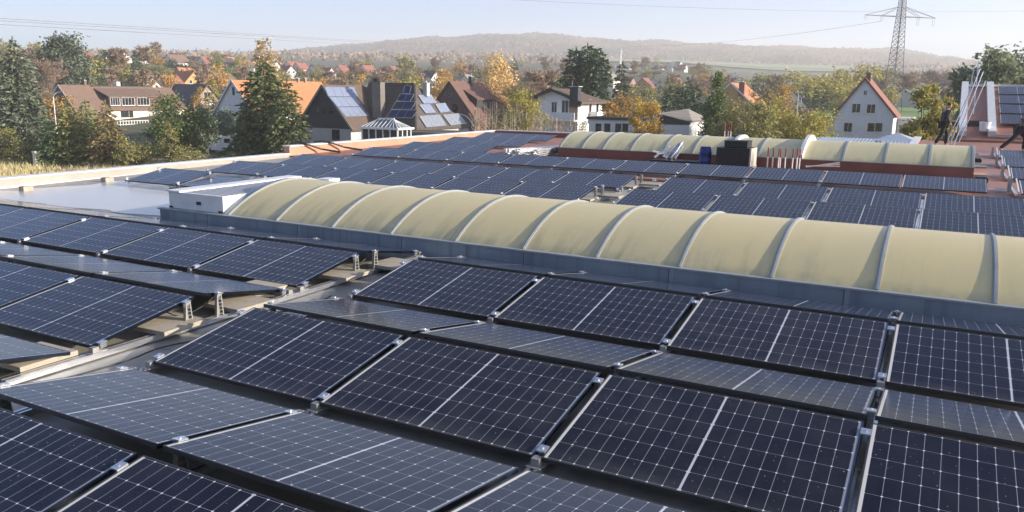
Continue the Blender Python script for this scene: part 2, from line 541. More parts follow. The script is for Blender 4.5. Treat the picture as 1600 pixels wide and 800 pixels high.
def panel_meshes(flip):
    b = MB(); h = .03; lip = .011
    L, W = L_, W_
    r = 0 if flip else L
    for x0, x1 in ((0, lip), (L - lip, L)):
        b.box(x0, x1, 0, W, -h, 0, 1 if abs(x0 - r) < .02 or abs(x1 - r) < .002 else 0)
    for y0, y1 in ((0, lip), (W - lip, W)):
        b.box(lip, L - lip, y0, y1, -h, 0, 0)
    fm = b.mesh('panel_frame', [M['black_frame'], M['alu_lip']])
    b = MB()
    x0, x1, y0, y1 = lip, L - lip, lip, W - lip
    b.quad((x0, y0, -.002), (x1, y0, -.002), (x1, y1, -.002), (x0, y1, -.002), 0)
    b.quad((x0, y1, -.008), (x1, y1, -.008), (x1, y0, -.008), (x0, y0, -.008), 1)
    gm = b.mesh('panel_glass', [M['cells'], M['white_sheet']])
    uv = gm.uv_layers.new(name='UVMap')
    for p in gm.polygons:
        for li in p.loop_indices:
            co = gm.vertices[gm.loops[li].vertex_index].co
            uv.data[li].uv = (L - co.x if flip else co.x, co.y)
    return fm, gm


PM = {'D': panel_meshes(False), 'B': panel_meshes(True)}
PANEL_COUNT = 0


def in_view(pts, mx=30):
    q = [pix(p) for p in pts]
    q = [a for a in q if a]
    if not q: return False
    xs = [a[0] for a in q]; ysz = [a[1] for a in q]
    return max(xs) > -mx and min(xs) < 1600 + mx and max(ysz) > -mx and min(ysz) < 800 + mx


def panel(kind, x, ridge, z, label, group, sx=1.0, tilt=TILT, force=False):
    global PANEL_COUNT
    c = W_ * math.cos(tilt)
    jx, jt = rng.uniform(-.006, .006), rng.uniform(-.0022, .0022)
    if kind == 'D':
        loc = (x + jx, ridge - RG / 2 - c, z); rot = (tilt + jt, rng.uniform(-.0012, .0012), 0)
    else:
        loc = (x + L_ * sx + jx, ridge + RG / 2 + c, z); rot = (tilt + jt, rng.uniform(-.0012, .0012), PI)
    ya, yb = (ridge - RG / 2 - c, ridge - RG / 2) if kind == 'D' else (ridge + RG / 2, ridge + RG / 2 + c)
    if not force and not in_view([(x, ya, z), (x + L_, ya, z), (x, yb, z), (x + L_, yb, z)]):
        return None
    o = thing('solar_panel', label, 'solar panel', loc, 0, group)
    o.rotation_euler = rot; o.scale = (sx, 1, 1)
    link('frame', PM[kind][0], o); link('cell_glass', PM[kind][1], o)
    PANEL_COUNT += 1
    return o


ORD = ['first', 'second', 'third', 'fourth', 'fifth', 'sixth', 'seventh', 'eighth', 'ninth', 'tenth']
ROWN = {('D', -1): 'dark row nearest the camera', ('B', -1): 'pale blue row nearest the camera', ('D', 0): 'second dark row from the camera',
        ('B', 0): 'middle pale row in front of the long rooflight', ('D', 1): 'dark row just before the long rooflight',
        ('B', 1): 'grey edge-on row against the long rooflight curb'}
BAY = {}
for (kind, k), rn in ROWN.items():
    for i in range(6):
        panel(kind, i * STEP, k * PITCHY, .12, f'solar panel, {ORD[i]} right of the walkway, {rn}', 'front panels right of the walkway')
    if k >= 0 or kind == 'B':
        for i in range(7):
            kk = k
            panel(kind, XL - L_ - i * STEP, k * PITCHY, .12, f'solar panel, {ORD[i]} left of the walkway, {rn}', 'front panels left of the walkway')

# rows behind the long rooflight: (ridge y, z, first x left block, count, step, right block count, words)
REAR = [('row whose top edge peeps over the long rooflight', 8.05, .05), ('first full row behind the long rooflight', 10.42, .07),
        ('second full row behind the long rooflight', 12.93, .09)]
for rn, ry, h in REAR:
    for i in range(6):
        st = 1.752
        panel('D', XL - L_ * .985 - i * st, ry, .12 + h, f'solar panel, {ORD[i]} left of the gap, {rn}', 'rear panels left of the gap', sx=.985)
    for i in range(6):
        panel('D', i * STEP, ry + .02 * i, .12 + h, f'solar panel, {ORD[i]} right of the gap, {rn}', 'rear panels right of the gap')
for o in list(SC.objects):      # one panel by the rooflight end lies flatter and mirrors the low sky
    if o.get('label', '') == 'solar panel, fifth left of the gap, row whose top edge peeps over the long rooflight':
        o.rotation_euler.x = .1; o['label'] = 'pale mirror bright solar panel lying flatter beside the white vent box'
x = -11.02
for i in range(10):
    panel('D', x + i * 1.757, 15.97 + .035 * i, .27, f'solar panel, {ORD[i]} from the left in the long row at the red roof edge', 'panels along the edge of the red roof')
for rn, ry, h, x0, n in (('short row left of the pole bundle', 18.68, .18, -11.3, 2), ('short row behind the pole bundle', 21.95, .2, -11.65, 2), ('last row before the red back parapet', 25.45, .22, -12.2, 2)):
    for i in range(n):
        panel('D', x0 + i * 1.757, ry, .12 + h, f'dark solar panel, {ORD[i]} from the left in the {rn}', 'panels by the left red parapet')
for j, (ry, h) in enumerate(((16.45, .15), (20.1, .16), (24.0, .18), (27.75, .2))):
    panel('D', 7.16 + .04 * j, ry, .12 + h, f'solar panel at the right picture edge, {ORD[j]} from the front beside the open rails', 'panels at the right edge')

# ---------------------------------------------------------------- mounting rails with posts and clamps


def clamp_mesh():
    b = MB()
    b.box(-.03, .03, -.035, .035, -.004, .008); b.box(-.012, .012, -.03, .03, -.05, .004)
    b.lathe([(.009, .008), (.009, .014), (.006, .016)], (0, 0, 0), 8)
    return b.mesh('clamp', M['alu'])


def post_mesh():
    b = MB()
    b.prism([(-.022, -.055, 0), (-.022, .055, 0), (-.022, .03, .215), (-.022, -.03, .215)], (0, 0, 0), (.004, 0, 0))
    for s in (-1, 1):
        b.bar((.02, s * .052, 0), (.02, s * .028, .215), .006, .012)
        b.bar((0, s * .054, 0), (0, s * .03, .215), .04, .004)
    for q in range(6):
        z = .015 + q * .038
        b.box(.016, .022, -.05 + q * .004, .05 - q * .004, z, z + .006)
    b.box(-.028, .028, -.032, .032, .215, .235)
    return b.mesh('ridge_post', M['alu_dull'])


def foot_mesh():
    b = MB()
    b.box(-.028, .028, -.03, .03, 0, .05); b.box(-.05, .05, -.06, .06, 0, .006); b.bar((-.02, .02, .01), (-.02, .11, .0), .012, .008); b.bar((.02, .02, .01), (.02, .11, 0), .012, .008)
    return b.mesh('valley_foot', M['alu_dull'])


CLM, POM, FOM = clamp_mesh(), post_mesh(), foot_mesh()


def put(name, me, parent, loc, rot=(0, 0, 0), sc=None):
    o = link(name, me, parent); o.location = loc; o.rotation_euler = rot
    if sc: o.scale = sc
    return o


def rail(x, y0, y1, ridges, z, label, group, posts=True, both=True, clamp_off=0):
    t = thing('mounting_rail', label, 'mounting rail', (x, 0, 0), 0, group)
    b = MB(); zz = zr((y0 + y1) / 2) + .012
    b.box(-.028, .028, y0, y1, zz, zz + .012); b.box(-.028, -.016, y0, y1, zz + .012, zz + .05); b.box(.016, .028, y0, y1, zz + .012, zz + .05)
    b.box(-.034, -.014, y0, y1, zz + .05, zz + .055); b.box(.014, .034, y0, y1, zz + .05, zz + .055)
    b.build('base_rail', M['alu'], t)
    ct, s_ = math.cos(TILT), math.sin(TILT)
    for r in ridges:
        for sg in ((-1, 1) if both else (-1,)):
            for v in (.12, .93):
                y = r + sg * (RG / 2 + v * W_ * ct)
                put('clamp', CLM, t, (clamp_off, y, z + (1 - v) * W_ * s_ + .004), (-sg * TILT, 0, 0))
            if posts:
                put('ridge_post', POM, t, (clamp_off, r + sg * .19, .065 + zr(r)), (0, 0, 0), (.85, .8, 1))
                put('valley_foot', FOM, t, (clamp_off, r + sg * (RG / 2 + W_ * ct), .065 + zr(r)), (0, 0, 0 if sg < 0 else PI))
    return t


gx = (STEP - L_) / 2
for i in range(4):
    x = i * STEP - gx
    w_ = 'left edge of the front right panels' if i == 0 else f'{ORD[i - 1]} gap right of the walkway in the front panels'
    rail(x, -3.8, 3.75, (-PITCHY, 0, PITCHY)[(1 if i > 1 else 0):], .12, f'aluminium rail with clamps along the {w_}', 'front rails')
for i in range(4):
    x = XL - i * STEP + gx
    w_ = 'bare aluminium rail with slotted posts exposed at the walkway edge' if i == 0 else f'aluminium rail with bright clamps in the {ORD[i - 1]} gap left of the front walkway'
    if i == 0:
        rail(x + .02, -1.95, 3.75, (0, PITCHY), .12, w_, 'front rails', clamp_off=0)
    else:
        rail(x, -1.95, 3.75, (0, PITCHY), .12, w_, 'front rails')
for i in range(7):
    x = XL - i * 1.752 + gx
    rail(x, 7 if i not in (0,) else 9.1, 13.9, (8.05, 10.42, 12.93) if i else (10.42, 12.93), .2, ('exposed rail with posts left of the gap behind the long rooflight' if i == 0 else f'aluminium rail in the {ORD[i - 1]} seam left of the rear gap'), 'rear rails', posts=(i == 0), both=(i == 0))
for i in range(5):
    x = i * STEP - gx
    rail(x, 9.1, 13.9, (10.42, 12.93), .2, (f'aluminium rail at the left edge of the rear right panels' if i == 0 else f'aluminium rail in the {ORD[i - 1]} seam right of the rear gap'), 'rear rails', posts=False, both=False)
for i in range(9):
    x = -11.02 + i * 1.757 - .015
    rail(x, 14.8, 17.1, (15.97 + .035 * i,), .27, f'short aluminium rail in the {ORD[i]} seam of the row at the red roof edge', 'red roof rails', posts=False, both=False)

# concrete ballast pavers
PAV = MB(); PAV.box(-.25, .25, -.25, .25, 0, .042); PAVM = PAV.mesh('concrete_paver', M['concrete'])
PAVM.materials[0] = M['concrete']
for i, (x, y, rz_, z, la) in enumerate((
        (-.87, -.34, .04, .0, 'tan concrete paver under the slotted post nearest the camera'),
        (-.86, .56, -.03, .0, 'tan concrete paver behind the second slotted post at the walkway'),
        (-.84, 2.2, .03, .0, 'tan concrete paver before the third slotted post at the walkway'),
        (-.62, 2.98, -.05, .0, 'tan concrete paver beside the long rooflight curb at the walkway end'),
        (-1.05, -1.55, .02, .0, 'tan concrete paver lying at the left end of the exposed rail'),
        (-1.2, 1.12, -.02, .0, 'tan concrete paver in the shade under the middle of the left panels'),
        (-.95, 9.98, .03, .06, 'tan concrete paver in the front half of the rear gap'),
        (-.6, 10.75, -.04, .06, 'tan concrete paver in the rear gap beside the bright rail'),
        (-.9, 12.4, .05, .08, 'tan concrete paver in the far hole of the rear gap'),
        (-.5, 13.1, .02, .09, 'tan concrete paver beside the red edge in the far hole'))):
    o = link('concrete_paver', PAVM); o.location = (x, y, z + .07); o.rotation_euler = (0, 0, rz_)
    tag(o, la, 'paver', 'ballast pavers')
for i, (px, py, la) in enumerate(((41, 297, 'small grey concrete block at the foot of the left parapet, left one'), (168, 284, 'small grey concrete block at the foot of the parapet beside the rear panel corner'))):
    p = on_z(px, py, .03); b = MB(); b.box(-.09, .09, -.11, .11, 0, .1); b.box(-.08, .08, -.1, .1, .1, .106)
    o = b.build('concrete_block', M['concrete']); o.location = (p.x, p.y, zr(p.y) + .003); tag(o, la, 'block', 'parapet blocks')

# ---------------------------------------------------------------- barrel rooflights


def arc(y0, y1, z0, rise, n=20, off=0.0):
    a = (y1 - y0) / 2; R = (a * a + rise * rise) / (2 * rise); yc = (y0 + y1) / 2; zc = z0 + rise - R
    t0 = math.asin(a / R)
    return [(yc + (R + off) * math.sin(-t0 + 2 * t0 * i / n), zc + (R + off) * math.cos(-t0 + 2 * t0 * i / n)) for i in range(n + 1)]


def arch_band(b, x0, x1, y0, y1, z0, rise, off0, off1, mi=0, n=20):
    p = arc(y0, y1, z0, rise, n, off0); q = arc(y0, y1, z0, rise, n, off1)
    vs = []
    for (a, c), (d, e) in zip(p, q):
        vs += [(x0, a, c), (x0, d, e), (x1, d, e), (x1, a, c)]
    fs = []
    for i in range(n):
        o = i * 4; k = o + 4
        fs += [(o + 1, o + 2, k + 2, k + 1), (o, o + 1, k + 1, k), (o + 2, o + 3, k + 3, k + 2), (o + 3, o, k, k + 3)]
    fs += [(0, 3, 2, 1), (n * 4, n * 4 + 1, n * 4 + 2, n * 4 + 3)]
    b.add(vs, fs, mi)


def rooflight(label, x0, x1, y0, y1, zb, z0, rise, ribs, gm, curb_m, rib_w, curb_x0=None, lip_m=None):
    t = thing('barrel_rooflight', label, 'rooflight', (0, 0, 0))
    cx0 = x0 if curb_x0 is None else curb_x0
    b = MB()
    b.box(cx0, x1, y0 - .04, y0 + .06, zb, z0 - .002); b.box(cx0, x1, y1 - .06, y1 + .04, zb, z0 - .002)
    b.box(cx0, cx0 + .08, y0 + .06, y1 - .06, zb, z0 - .002); b.box(x1 - .08, x1, y0 + .06, y1 - .06, zb, z0 - .002)
    b.build('curb', curb_m, t)
    b = MB()
    b.box(cx0 - .02, x1 + .02, y0 - .075, y0 + .03, z0, z0 + .022); b.box(cx0 - .02, x1 + .02, y1 - .03, y1 + .075, z0, z0 + .022)
    b.build('curb_flange', lip_m or M['rib'], t)
    b = MB()
    n = 28; p = arc(y0, y1, z0 + .012, rise, n)
    vs = [(x, a, c) for x in (x0, x1) for a, c in p]
    b.add(vs, [(i, n + 1 + i, n + 2 + i, i + 1) for i in range(n)])
    b.build('glazing', gm, t, True)
    b = MB()
    for xx in (x0, x1):
        b.add([(xx, a, c) for a, c in p], [tuple(range(n + 1))])
    b.build('end_plate', M['white_sheet'], t)
    for x in ribs:
        b = MB(); arch_band(b, x - rib_w / 2, x + rib_w / 2, y0, y1, z0 + .012, rise, .001, .016)
        arch_band(b, x - rib_w * .22, x + rib_w * .22, y0, y1, z0 + .012, rise, .014, .024)
        b.build('rib', M['rib'], t)
    return t


M['rib'] = pmat('grey_rib_profile', (.34, .36, .37), (.28, .3, .31), scale=5, rough=.5, metal=.1)
ribs = [-4.7, -3.645, -2.508, -1.414, -.307, .755, 1.803, 2.878, 3.955, 5.065, 6.166, 7.26, 8.35]
rl = rooflight('long yellowed barrel rooflight on a blue grey curb crossing the whole roof', -4.75, 9.4, 3.96, 6.96, 0, .25, .46, ribs, M['grp'], M['galv'], .05, curb_x0=-6.32)
vb = MB()
vx0, vx1, vy0, vy1, vz = -6.16, -4.86, 4.0, 6.92, .555
vb.box(vx0, vx1, vy0, vy1, .275, vz)
vb.build('vent_box', M['white_sheet'], rl)
vb = MB()
for q in range(22):
    y = vy0 + .1 + q * .127
    vb.prism([(0, y, vz + .002), (0, y + .012, vz + .008), (0, y + .05, vz + .008), (0, y + .062, vz + .002)], (vx0 + .32, 0, 0), (vx1 - .004, 0, 0))
vb.build('ribbed_cover', M['steel'], rl)
vb = MB(); vb.box(vx0 - .03, vx0 + .3, vy0 - .03, vy1 + .03, vz + .003, vz + .028); vb.box(vx1 - .3, vx1 + .005, vy1 - .3, vy1 + .02, vz + .003, vz + .05)
vb.build('cover_strip', M['white_paint'], rl)
vb = MB(); vb.box(vx0 + .7, vx0 + .78, vy0 - .03, vy0 - .002, .38, .43); vb.box(vx0 + .01, vx0 + .08, vy0 - .02, vy0 - .002, .28, .31); vb.box(vx1 - .1, vx1 - .02, vy0 - .02, vy0 - .002, .28, .31)
vb.build('latch', M['black'], rl)
vb = MB(); arch_band(vb, -4.86, -4.76, 3.99, 6.93, .262, .46, -.16, .012); vb.build('end_frame', M['galv'], rl)

ribs2 = [-5.66, -4.87, -4.13, -3.19, -2.12, -1.2, -.2, .76, 3.08, 4.16, 5.25, 6.28]
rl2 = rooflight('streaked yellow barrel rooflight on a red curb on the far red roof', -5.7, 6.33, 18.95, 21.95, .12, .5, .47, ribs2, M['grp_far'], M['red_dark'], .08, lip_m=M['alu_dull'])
for xx in (-.05, 1.98):
    vb = MB(); arch_band(vb, xx - .05, xx + .05, 18.95, 21.95, .5, .47, .002, .1 if xx < 1 else .17); vb.build('fire_upstand', M['white_sheet'], rl2)
# ---------------------------------------------------------------- loose things on the roof
YF = 18.1


def yz(px, py, y=YF):
    return on_y(px, py, y)


# bundles of rails
def profile_bundle(name, label, starts, ends, w, group=None):
    o = thing(name, label, 'rail bundle', (0, 0, 0), 0, group)
    for a, e in zip(starts, ends):
        b = MB(); a = Vector(a); e = Vector(e)
        b.bar(a, e, w, w * .8)
        b.build('profile', M['alu'], o)
    return o


for bi, (px, py, la) in enumerate(((792, 235, 'leftmost bundle of long aluminium profiles lying before the far rooflight'), (808, 238, 'middle bundle of long aluminium profiles lying before the far rooflight'), (836, 239, 'rightmost bundle of long aluminium profiles with its ends toward the walkway'))):
    st, en = [], []
    s0 = yz(px, py, 18.0 + .1 * bi); s0.z = .24
    e0 = Vector((-5.95 + .02 * bi, 20.6 - .75 * bi, .3))
    for lay in range(4):
        for q in range(3):
            j = rng.uniform(-.06, .06)
            d = Vector((.075 * (q - 1), -.02, .062 * lay))
            st.append(s0 + d + (e0 - s0).normalized() * j); en.append(e0 + d * .9)
    profile_bundle('rail_bundle', la, st, en, .055, 'bundles of aluminium profiles')
# tangle of profiles leaning by the blue drum
st, en = [], []
for (a, b_) in (((1022, 246), (1046, 228)), ((1040, 247), (1062, 224)), ((1048, 248), (1066, 222)), ((1054, 248), (1067, 228)), ((1036, 245), (1054, 229)), ((1026, 240), (1062, 238)), ((1020, 236), (1050, 240))):
    p = yz(*a, 18.2); p.z = max(p.z, .2); q = yz(*b_, 18.65); st.append(p); en.append(q)
profile_bundle('profile_heap', 'loose heap of silver profiles tipped against the far rooflight left of the blue drum', st, en, .06)
b = MB(); p = yz(1045, 250, 17.9)
b.box(-.75, .75, -.35, .35, 0, .12); b.box(-.6, .9, -.3, .3, .122, .17)
o = b.build('mesh_pallet', M['black']); o.location = (p.x, 18.25, .182); tag(o, 'low dark pallet under the heap of silver profiles', 'pallet')
b = MB(); p = yz(1078, 247, 17.7)
for k in range(9):
    pts = [Vector((p.x + rng.uniform(-.35, .35), 17.75 + rng.uniform(-.2, .25), .2 + rng.uniform(0, .12)))]
    for _ in range(4): pts.append(pts[-1] + Vector((rng.uniform(-.3, .3), rng.uniform(-.12, .12), rng.uniform(-.04, .05))))
    for q_ in pts: q_.z = max(q_.z, .19)
    b.tube(pts, .014, 5)
tag(b.build('cable_heap', M['black']), 'tangled heap of black cables between the profiles and the blue drum', 'cable')
# blue drum
p = yz(1102, 244, 17.95)
t = thing('plastic_drum', 'blue plastic drum standing beside the dark stacked boxes', 'drum', (p.x, p.y, .185))
h = yz(1102, 230, 17.95).z - .185
b = MB(); r = .17
b.lathe([(.0, 0), (r * .94, 0), (r, .03), (r, h * .3), (r * 1.04, h * .32), (r * 1.04, h * .36), (r, h * .38), (r, h * .7), (r * 1.04, h * .72), (r * 1.04, h * .76), (r, h * .78), (r * .97, h * .93), (r * .8, h)], n=24)
b.build('drum_body', M['blue_plastic'], t, True)
b = MB(); b.lathe([(r * .86, h * .985), (r * .88, h * 1.03), (r * .5, h * 1.035)], n=24); b.build('lid', M['blue_plastic'], t)
# pallet of dark boxes
xa, xb = yz(1118, 250, 17.7).x, yz(1173, 250, 17.7).x
zt = yz(1140, 230.5, 17.7).z
t = thing('pallet_stack', 'pallet of dark boxes with a pale lit side in front of the far rooflight', 'pallet', ((xa + xb) / 2, 18.1, .182))
hw = (xb - xa) / 2; hh = zt - .182
b = MB()
for q in range(-2, 3): b.box(q * hw / 2.2 - .06, q * hw / 2.2 + .06, -.4, .42, .1, .12)
for q in (-1, 0, 1): b.box(-hw, hw, q * .36 - .04, q * .36 + .04, 0, .1)
b.build('wooden_pallet', M['wood'], t)
dark_box = pmat('dark_wrapped_boxes', (.02, .022, .026), (.012, .013, .016), scale=5, rough=.45)
sunlit_wrap = pmat('sunlit_wrap', (.5, .47, .4), (.38, .36, .31), scale=5, rough=.6, stretch=(1, 1, .3))  # sunlit look of the wrapping put into a paler colour
b = MB(); n = 9
for q in range(n):
    z0 = .124 + q * (hh - .124) / n
    b.box(-hw + .01, hw - .05, -.4, .4, z0, z0 + (hh - .124) / n - .006)
b.build('boxes', dark_box, t)
b = MB(); b.box(hw - .05, hw, -.39, .39, .124, hh - .01); b.build('sunlit_wrapped_side', sunlit_wrap, t)  # thin slab that paints the sun on the wrapped right side
xa2, xb2 = yz(1132, 225, 17.8).x, yz(1168, 225, 17.8).x
b = MB(); cx_ = (xa + xb) / 2; zz = yz(1150, 221, 17.8).z - .182
b.box(xa2 - cx_, xb2 - cx_, -.3, .3, hh + .002, zz)
b.box(xa2 - cx_ - .01, xb2 - cx_ + .01, -.31, .31, zz + .002, zz + .02)
b.build('top_crate', dark_box, t)
# red tipped barrier posts
def post_model(label, group, loc, h):
    t = thing('barrier_post', label, 'post', loc, 0, group)
    b = MB(); b.lathe([(.09, 0), (.09, .015), (.02, .025)], n=14); b.build('base_plate', M['steel'], t)
    b = MB(); b.lathe([(.018, .025), (.018, h * .62)], n=10); b.build('white_tube', M['white_paint'], t)
    b = MB(); b.lathe([(.019, h * .62), (.019, h * .97), (.012, h)], n=10); b.build('red_tip', M['red_paint'], t)
    return t


pl = [(1201, 230), (1209, 231), (1218, 231.5), (1220.5, 233), (1228.5, 231), (1240, 232), (1247, 231), (1251, 233)]
for i, (px, py) in enumerate(pl):
    yy = 18.0 + .35 * ((i * 37) % 5) / 5
    p = on_y(px, py, yy); z0 = zr(yy) + .003
    post_model(f'white post with a red tip, {ORD[i]} from the left in the row beside the boxes', 'red tipped posts by the boxes', (p.x, yy, z0), p.z - z0)
# second cluster beyond the rooflight
for i, (px, py) in enumerate(((1133.5, 190), (1139, 191), (1143, 190))):
    p = on_y(px, py, 27.4); z0 = zr(27.4) + .003
    post_model(f'white post with a red tip, {ORD[i]} from the left of three behind the far rooflight', 'red tipped posts at the back', (p.x, 27.4, z0), p.z - z0)
# lying profiles
st = [yz(1259, 261 - k, 18.0 + k * .12) for k in range(3)]; en = [yz(1312, 254 + 3 * k, 18.4 + .1 * k) for k in range(3)]
profile_bundle('profile_bundle', 'flat bundle of white profiles lying right of the red tipped posts', st, en, .035)
b = MB(); b.box(-.32, .32, -.06, .06, 0, .05)
p = yz(980, 247.5, 17.6); o = b.build('wood_plank', M['wood']); o.location = (p.x, 17.7, p.z - .03); o.rotation_euler = (0, 0, .1)
o.location.z = .18
tag(o, 'short yellow wooden plank on the red roof before the far rooflight', 'plank')
# open substructure at the right: rails, brackets, boards
for j, (ry, h) in enumerate(((16.45, .15), (20.1, .16), (24.0, .18), (27.75, .2))):
    t = thing('open_bracket', f'silver bracket set on an open rail, {ORD[j]} from the front at the right roof strip', 'bracket', (7.06 + .04 * j, ry, zr(ry)), 0, 'open brackets at the right')
    for s in (-1, 1):
        put('ridge_post', POM, t, (-.06, s * .19, .03), (0, 0, 0), (1.2, 1.1, 1.25))
    b = MB(); b.box(-.75, .05, -.16, -.1, .012, .05); b.box(-.75, .05, .1, .16, .012, .05); b.box(-.03, .03, -1.2, .9, .052, .09)
    b.build('base_rail', M['alu'], t)
    b = MB(); b.bar((.05, -1.2, .13), (.05, -.07, .32), .03, .03); b.build('edge_trim', M['white_paint'], t)
for j, (px, py, sx, sy, la, mk) in enumerate(((1500, 284, .42, .5, 'white insulation board lying in front of the near open bracket', 'white_paint'), (1518, 296, .3, .3, 'small white board beside the nearest open bracket', 'white_paint'),
        (1508, 273, .5, .3, 'long pale board under the second open bracket', 'wood'), (1520, 262, .35, .25, 'tan ballast slab by the second open bracket', 'concrete'), (1505, 243, .5, .2, 'grey board beside the third open bracket', 'alu_dull'))):
    p = on_z(px, py, .2); b = MB(); b.box(-sx, sx, -sy, sy, 0, .04); o = b.build('loose_board', M[mk])
    o.location = (min(p.x, 6.85), p.y, zr(p.y) + .004 + .001 * j); o.rotation_euler = (0, 0, rng.uniform(-.05, .05)); tag(o, la, 'board', 'loose boards at the right')
for j, (px, py, la) in enumerate(((1532, 283, 'black cable box beside the near open bracket'), (1524, 255, 'black cable box between the second and third open brackets'))):
    p = on_z(px, py, .2); b = MB(); b.box(-.16, .16, -.2, .2, 0, .1); b.box(-.13, .13, -.16, .16, .1, .13); b.tube([(-.2, .1, .03), (-.4, .15, .02), (-.5, 0, .02)], .015)
    o = b.build('cable_box', M['black']); o.location = (p.x, p.y, zr(p.y) + .004); tag(o, la, 'cable box')
# string cables looping through the walkway
for j, (pts, la) in enumerate((
        ([(-.55, -2.0, .02), (-.42, -1.2, .03), (-.5, -.7, .02), (-.35, -.2, .02), (-.45, .4, .05), (-.3, .9, .03), (-.42, 1.5, .02)], 'thin black cable lying along the front walkway beside the exposed rail'),
        ([(-.98, -.3, .2), (-.95, -.1, .1), (-.9, .12, .16), (-.93, .3, .22), (-1.1, .5, .2)], 'black cable loop hanging between the first two slotted posts'),
        ([(-.95, 2.3, .2), (-.9, 2.5, .12), (-.86, 2.7, .2), (-1.0, 2.95, .2)], 'black cable loop hanging between the posts by the rooflight'))):
    b = MB(); q = [Vector(p) for p in pts]; sm = []
    for i in range(len(q) - 1):
        p0, p1, p2, p3 = q[max(0, i - 1)], q[i], q[i + 1], q[min(len(q) - 1, i + 2)]
        for k in range(6):
            u = k / 6
            sm.append(.5 * ((2 * p1) + (p2 - p0) * u + (2 * p0 - 5 * p1 + 4 * p2 - p3) * u * u + (3 * p1 - p0 - 3 * p2 + p3) * u ** 3))
    sm.append(q[-1]); b.tube(sm, .007, 6)
    tag(b.build('string_cable', M['black']), la, 'cable', 'string cables')
# two black hoses over the left parapet
for j, (pts, la) in enumerate((([(462, 234, 1), (470, 235, 1), (478, 240, 1)], 'dark hose draped over the left parapet where it turns terracotta, left one'), ([(500, 233, 1), (512, 235, 1), (528, 241, 1)], 'dark hose draped over the terracotta parapet, right one'))):
    b = MB(); q = []
    y0 = on_x(pts[0][0], pts[0][1], -13.4).y
    q = [(-13.7, y0, .1), (-13.62, y0, .52), (-13.45, y0 + .1, .53), (-13.2, y0 + .3, .5), (-13.05, y0 + .9, .3), (-12.6, y0 + 1.3, .2)]
    b.tube(q, .032, 8); tag(b.build('drain_hose', M['black']), la, 'hose', 'hoses over the parapet')

# ---------------------------------------------------------------- the sloping red roof at the right
YA, YB, ZA, ZB = 36.6, 46.0, .42, on_y(1550, 136, 46.0).z
rh = thing('red_roofed_hall', 'hall with a sloping red roof carrying pale cable ducts at the right', 'building', (0, 0, 0))
x0 = on_y(1500, 217, YA).x
b = MB(); b.prism([(x0, YA, ZA), (26, YA, ZA), (26, YB, ZB), (x0, YB, ZB)], (0, 0, -.12), (0, 0, 0)); b.build('roof', M['red_roof'], rh)
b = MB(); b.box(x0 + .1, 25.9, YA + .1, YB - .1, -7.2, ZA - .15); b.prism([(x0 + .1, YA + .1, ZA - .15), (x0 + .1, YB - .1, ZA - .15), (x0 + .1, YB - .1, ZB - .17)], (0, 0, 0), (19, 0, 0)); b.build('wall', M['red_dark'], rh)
sl_ = (ZB - ZA) / (YB - YA)
for xx in (on_y(1503, 214, YA + .4).x, on_y(1550, 208, YA + .8).x):
    b = MB(); y0, y1 = YA + .5, YB + .1
    b.bar((xx, y0, ZA + sl_ * (y0 - YA) + .14), (xx, y1, ZA + sl_ * (y1 - YA) + .14), .32, .26); b.build('cable_duct', M['white_sheet'], rh)
b = MB(); b.bar((x0, YB, ZB + .08), (26, YB, ZB + .08), .25, .12); b.build('ridge_cap', M['white_sheet'], rh)
b = MB(); b.bar((x0 + 1.4, YA + .45, ZA + .2), (x0 + 3, YA + .45, ZA + .2), .12, .1); b.build('gutter', M['alu_dull'], rh)
for r_ in range(4):
    for c_ in range(2):
        y = YA + 2.1 + r_ * 1.75; xx = on_y(1562, 190, YA + 3).x + c_ * 1.76
        z = ZA + sl_ * (y - YA) + .16
        o = thing('solar_panel', f'solar panel on the sloping red roof, row {ORD[r_]} from the eaves, {"left" if c_ == 0 else "right"} column', 'solar panel', (xx, y, z), 0, 'panels on the sloping roof')
        o.rotation_euler = (math.atan(sl_), 0, 0); o.scale = (1, 1.4, 1)
        link('frame', PM['D'][0], o); link('cell_glass', PM['D'][1], o)
# low tar-dark box and hoist by the leaning rails
p = on_y(1512, 180, YA + 2)
b = MB(); b.box(-.9, .9, -.35, .35, 0, .22); b.box(-.5, .7, -.3, .3, .22, .3)
o = b.build('dark_trough', M['black']); o.location = (p.x + .3, YA + 2.4, ZA + sl_ * 2.0 - .02); tag(o, 'dark trough lying across the sloping red roof behind the leaning rails', 'trough')
b = MB(); b.lathe([(0, 0), (.2, 0), (.24, .42), (.2, .42), (.17, .05)], n=18)
o = b.build('bucket', M['white_paint']); p = on_y(1538, 205, YA + 1.0); o.location = (p.x, YA + 1.0, ZA + sl_ * 1.3 + .03); tag(o, 'pale bucket standing on the sloping red roof', 'bucket')
# rails leaning upright beside the worker
st, en = [], []
for (a, b_, ya, yb) in (((1477, 226), (1522, 130), 33.4, 35.2), ((1484, 226), (1531, 108), 33.5, 35.3), ((1490, 226), (1536, 112), 33.3, 35.0), ((1521, 178), (1529, 96), 34.9, 35.3), ((1514, 146), (1522, 104), 34.8, 35.2), ((1498, 222), (1540, 126), 33.6, 35.3)):
    st.append(on_y(*a, ya)); en.append(on_y(*b_, yb))
for s_i in st[:3]: s_i.z = zr(33) + .02
profile_bundle('leaning_rails', 'tall bunch of silver rails leaning upright beside the worker in dark clothes', st, en, .035)


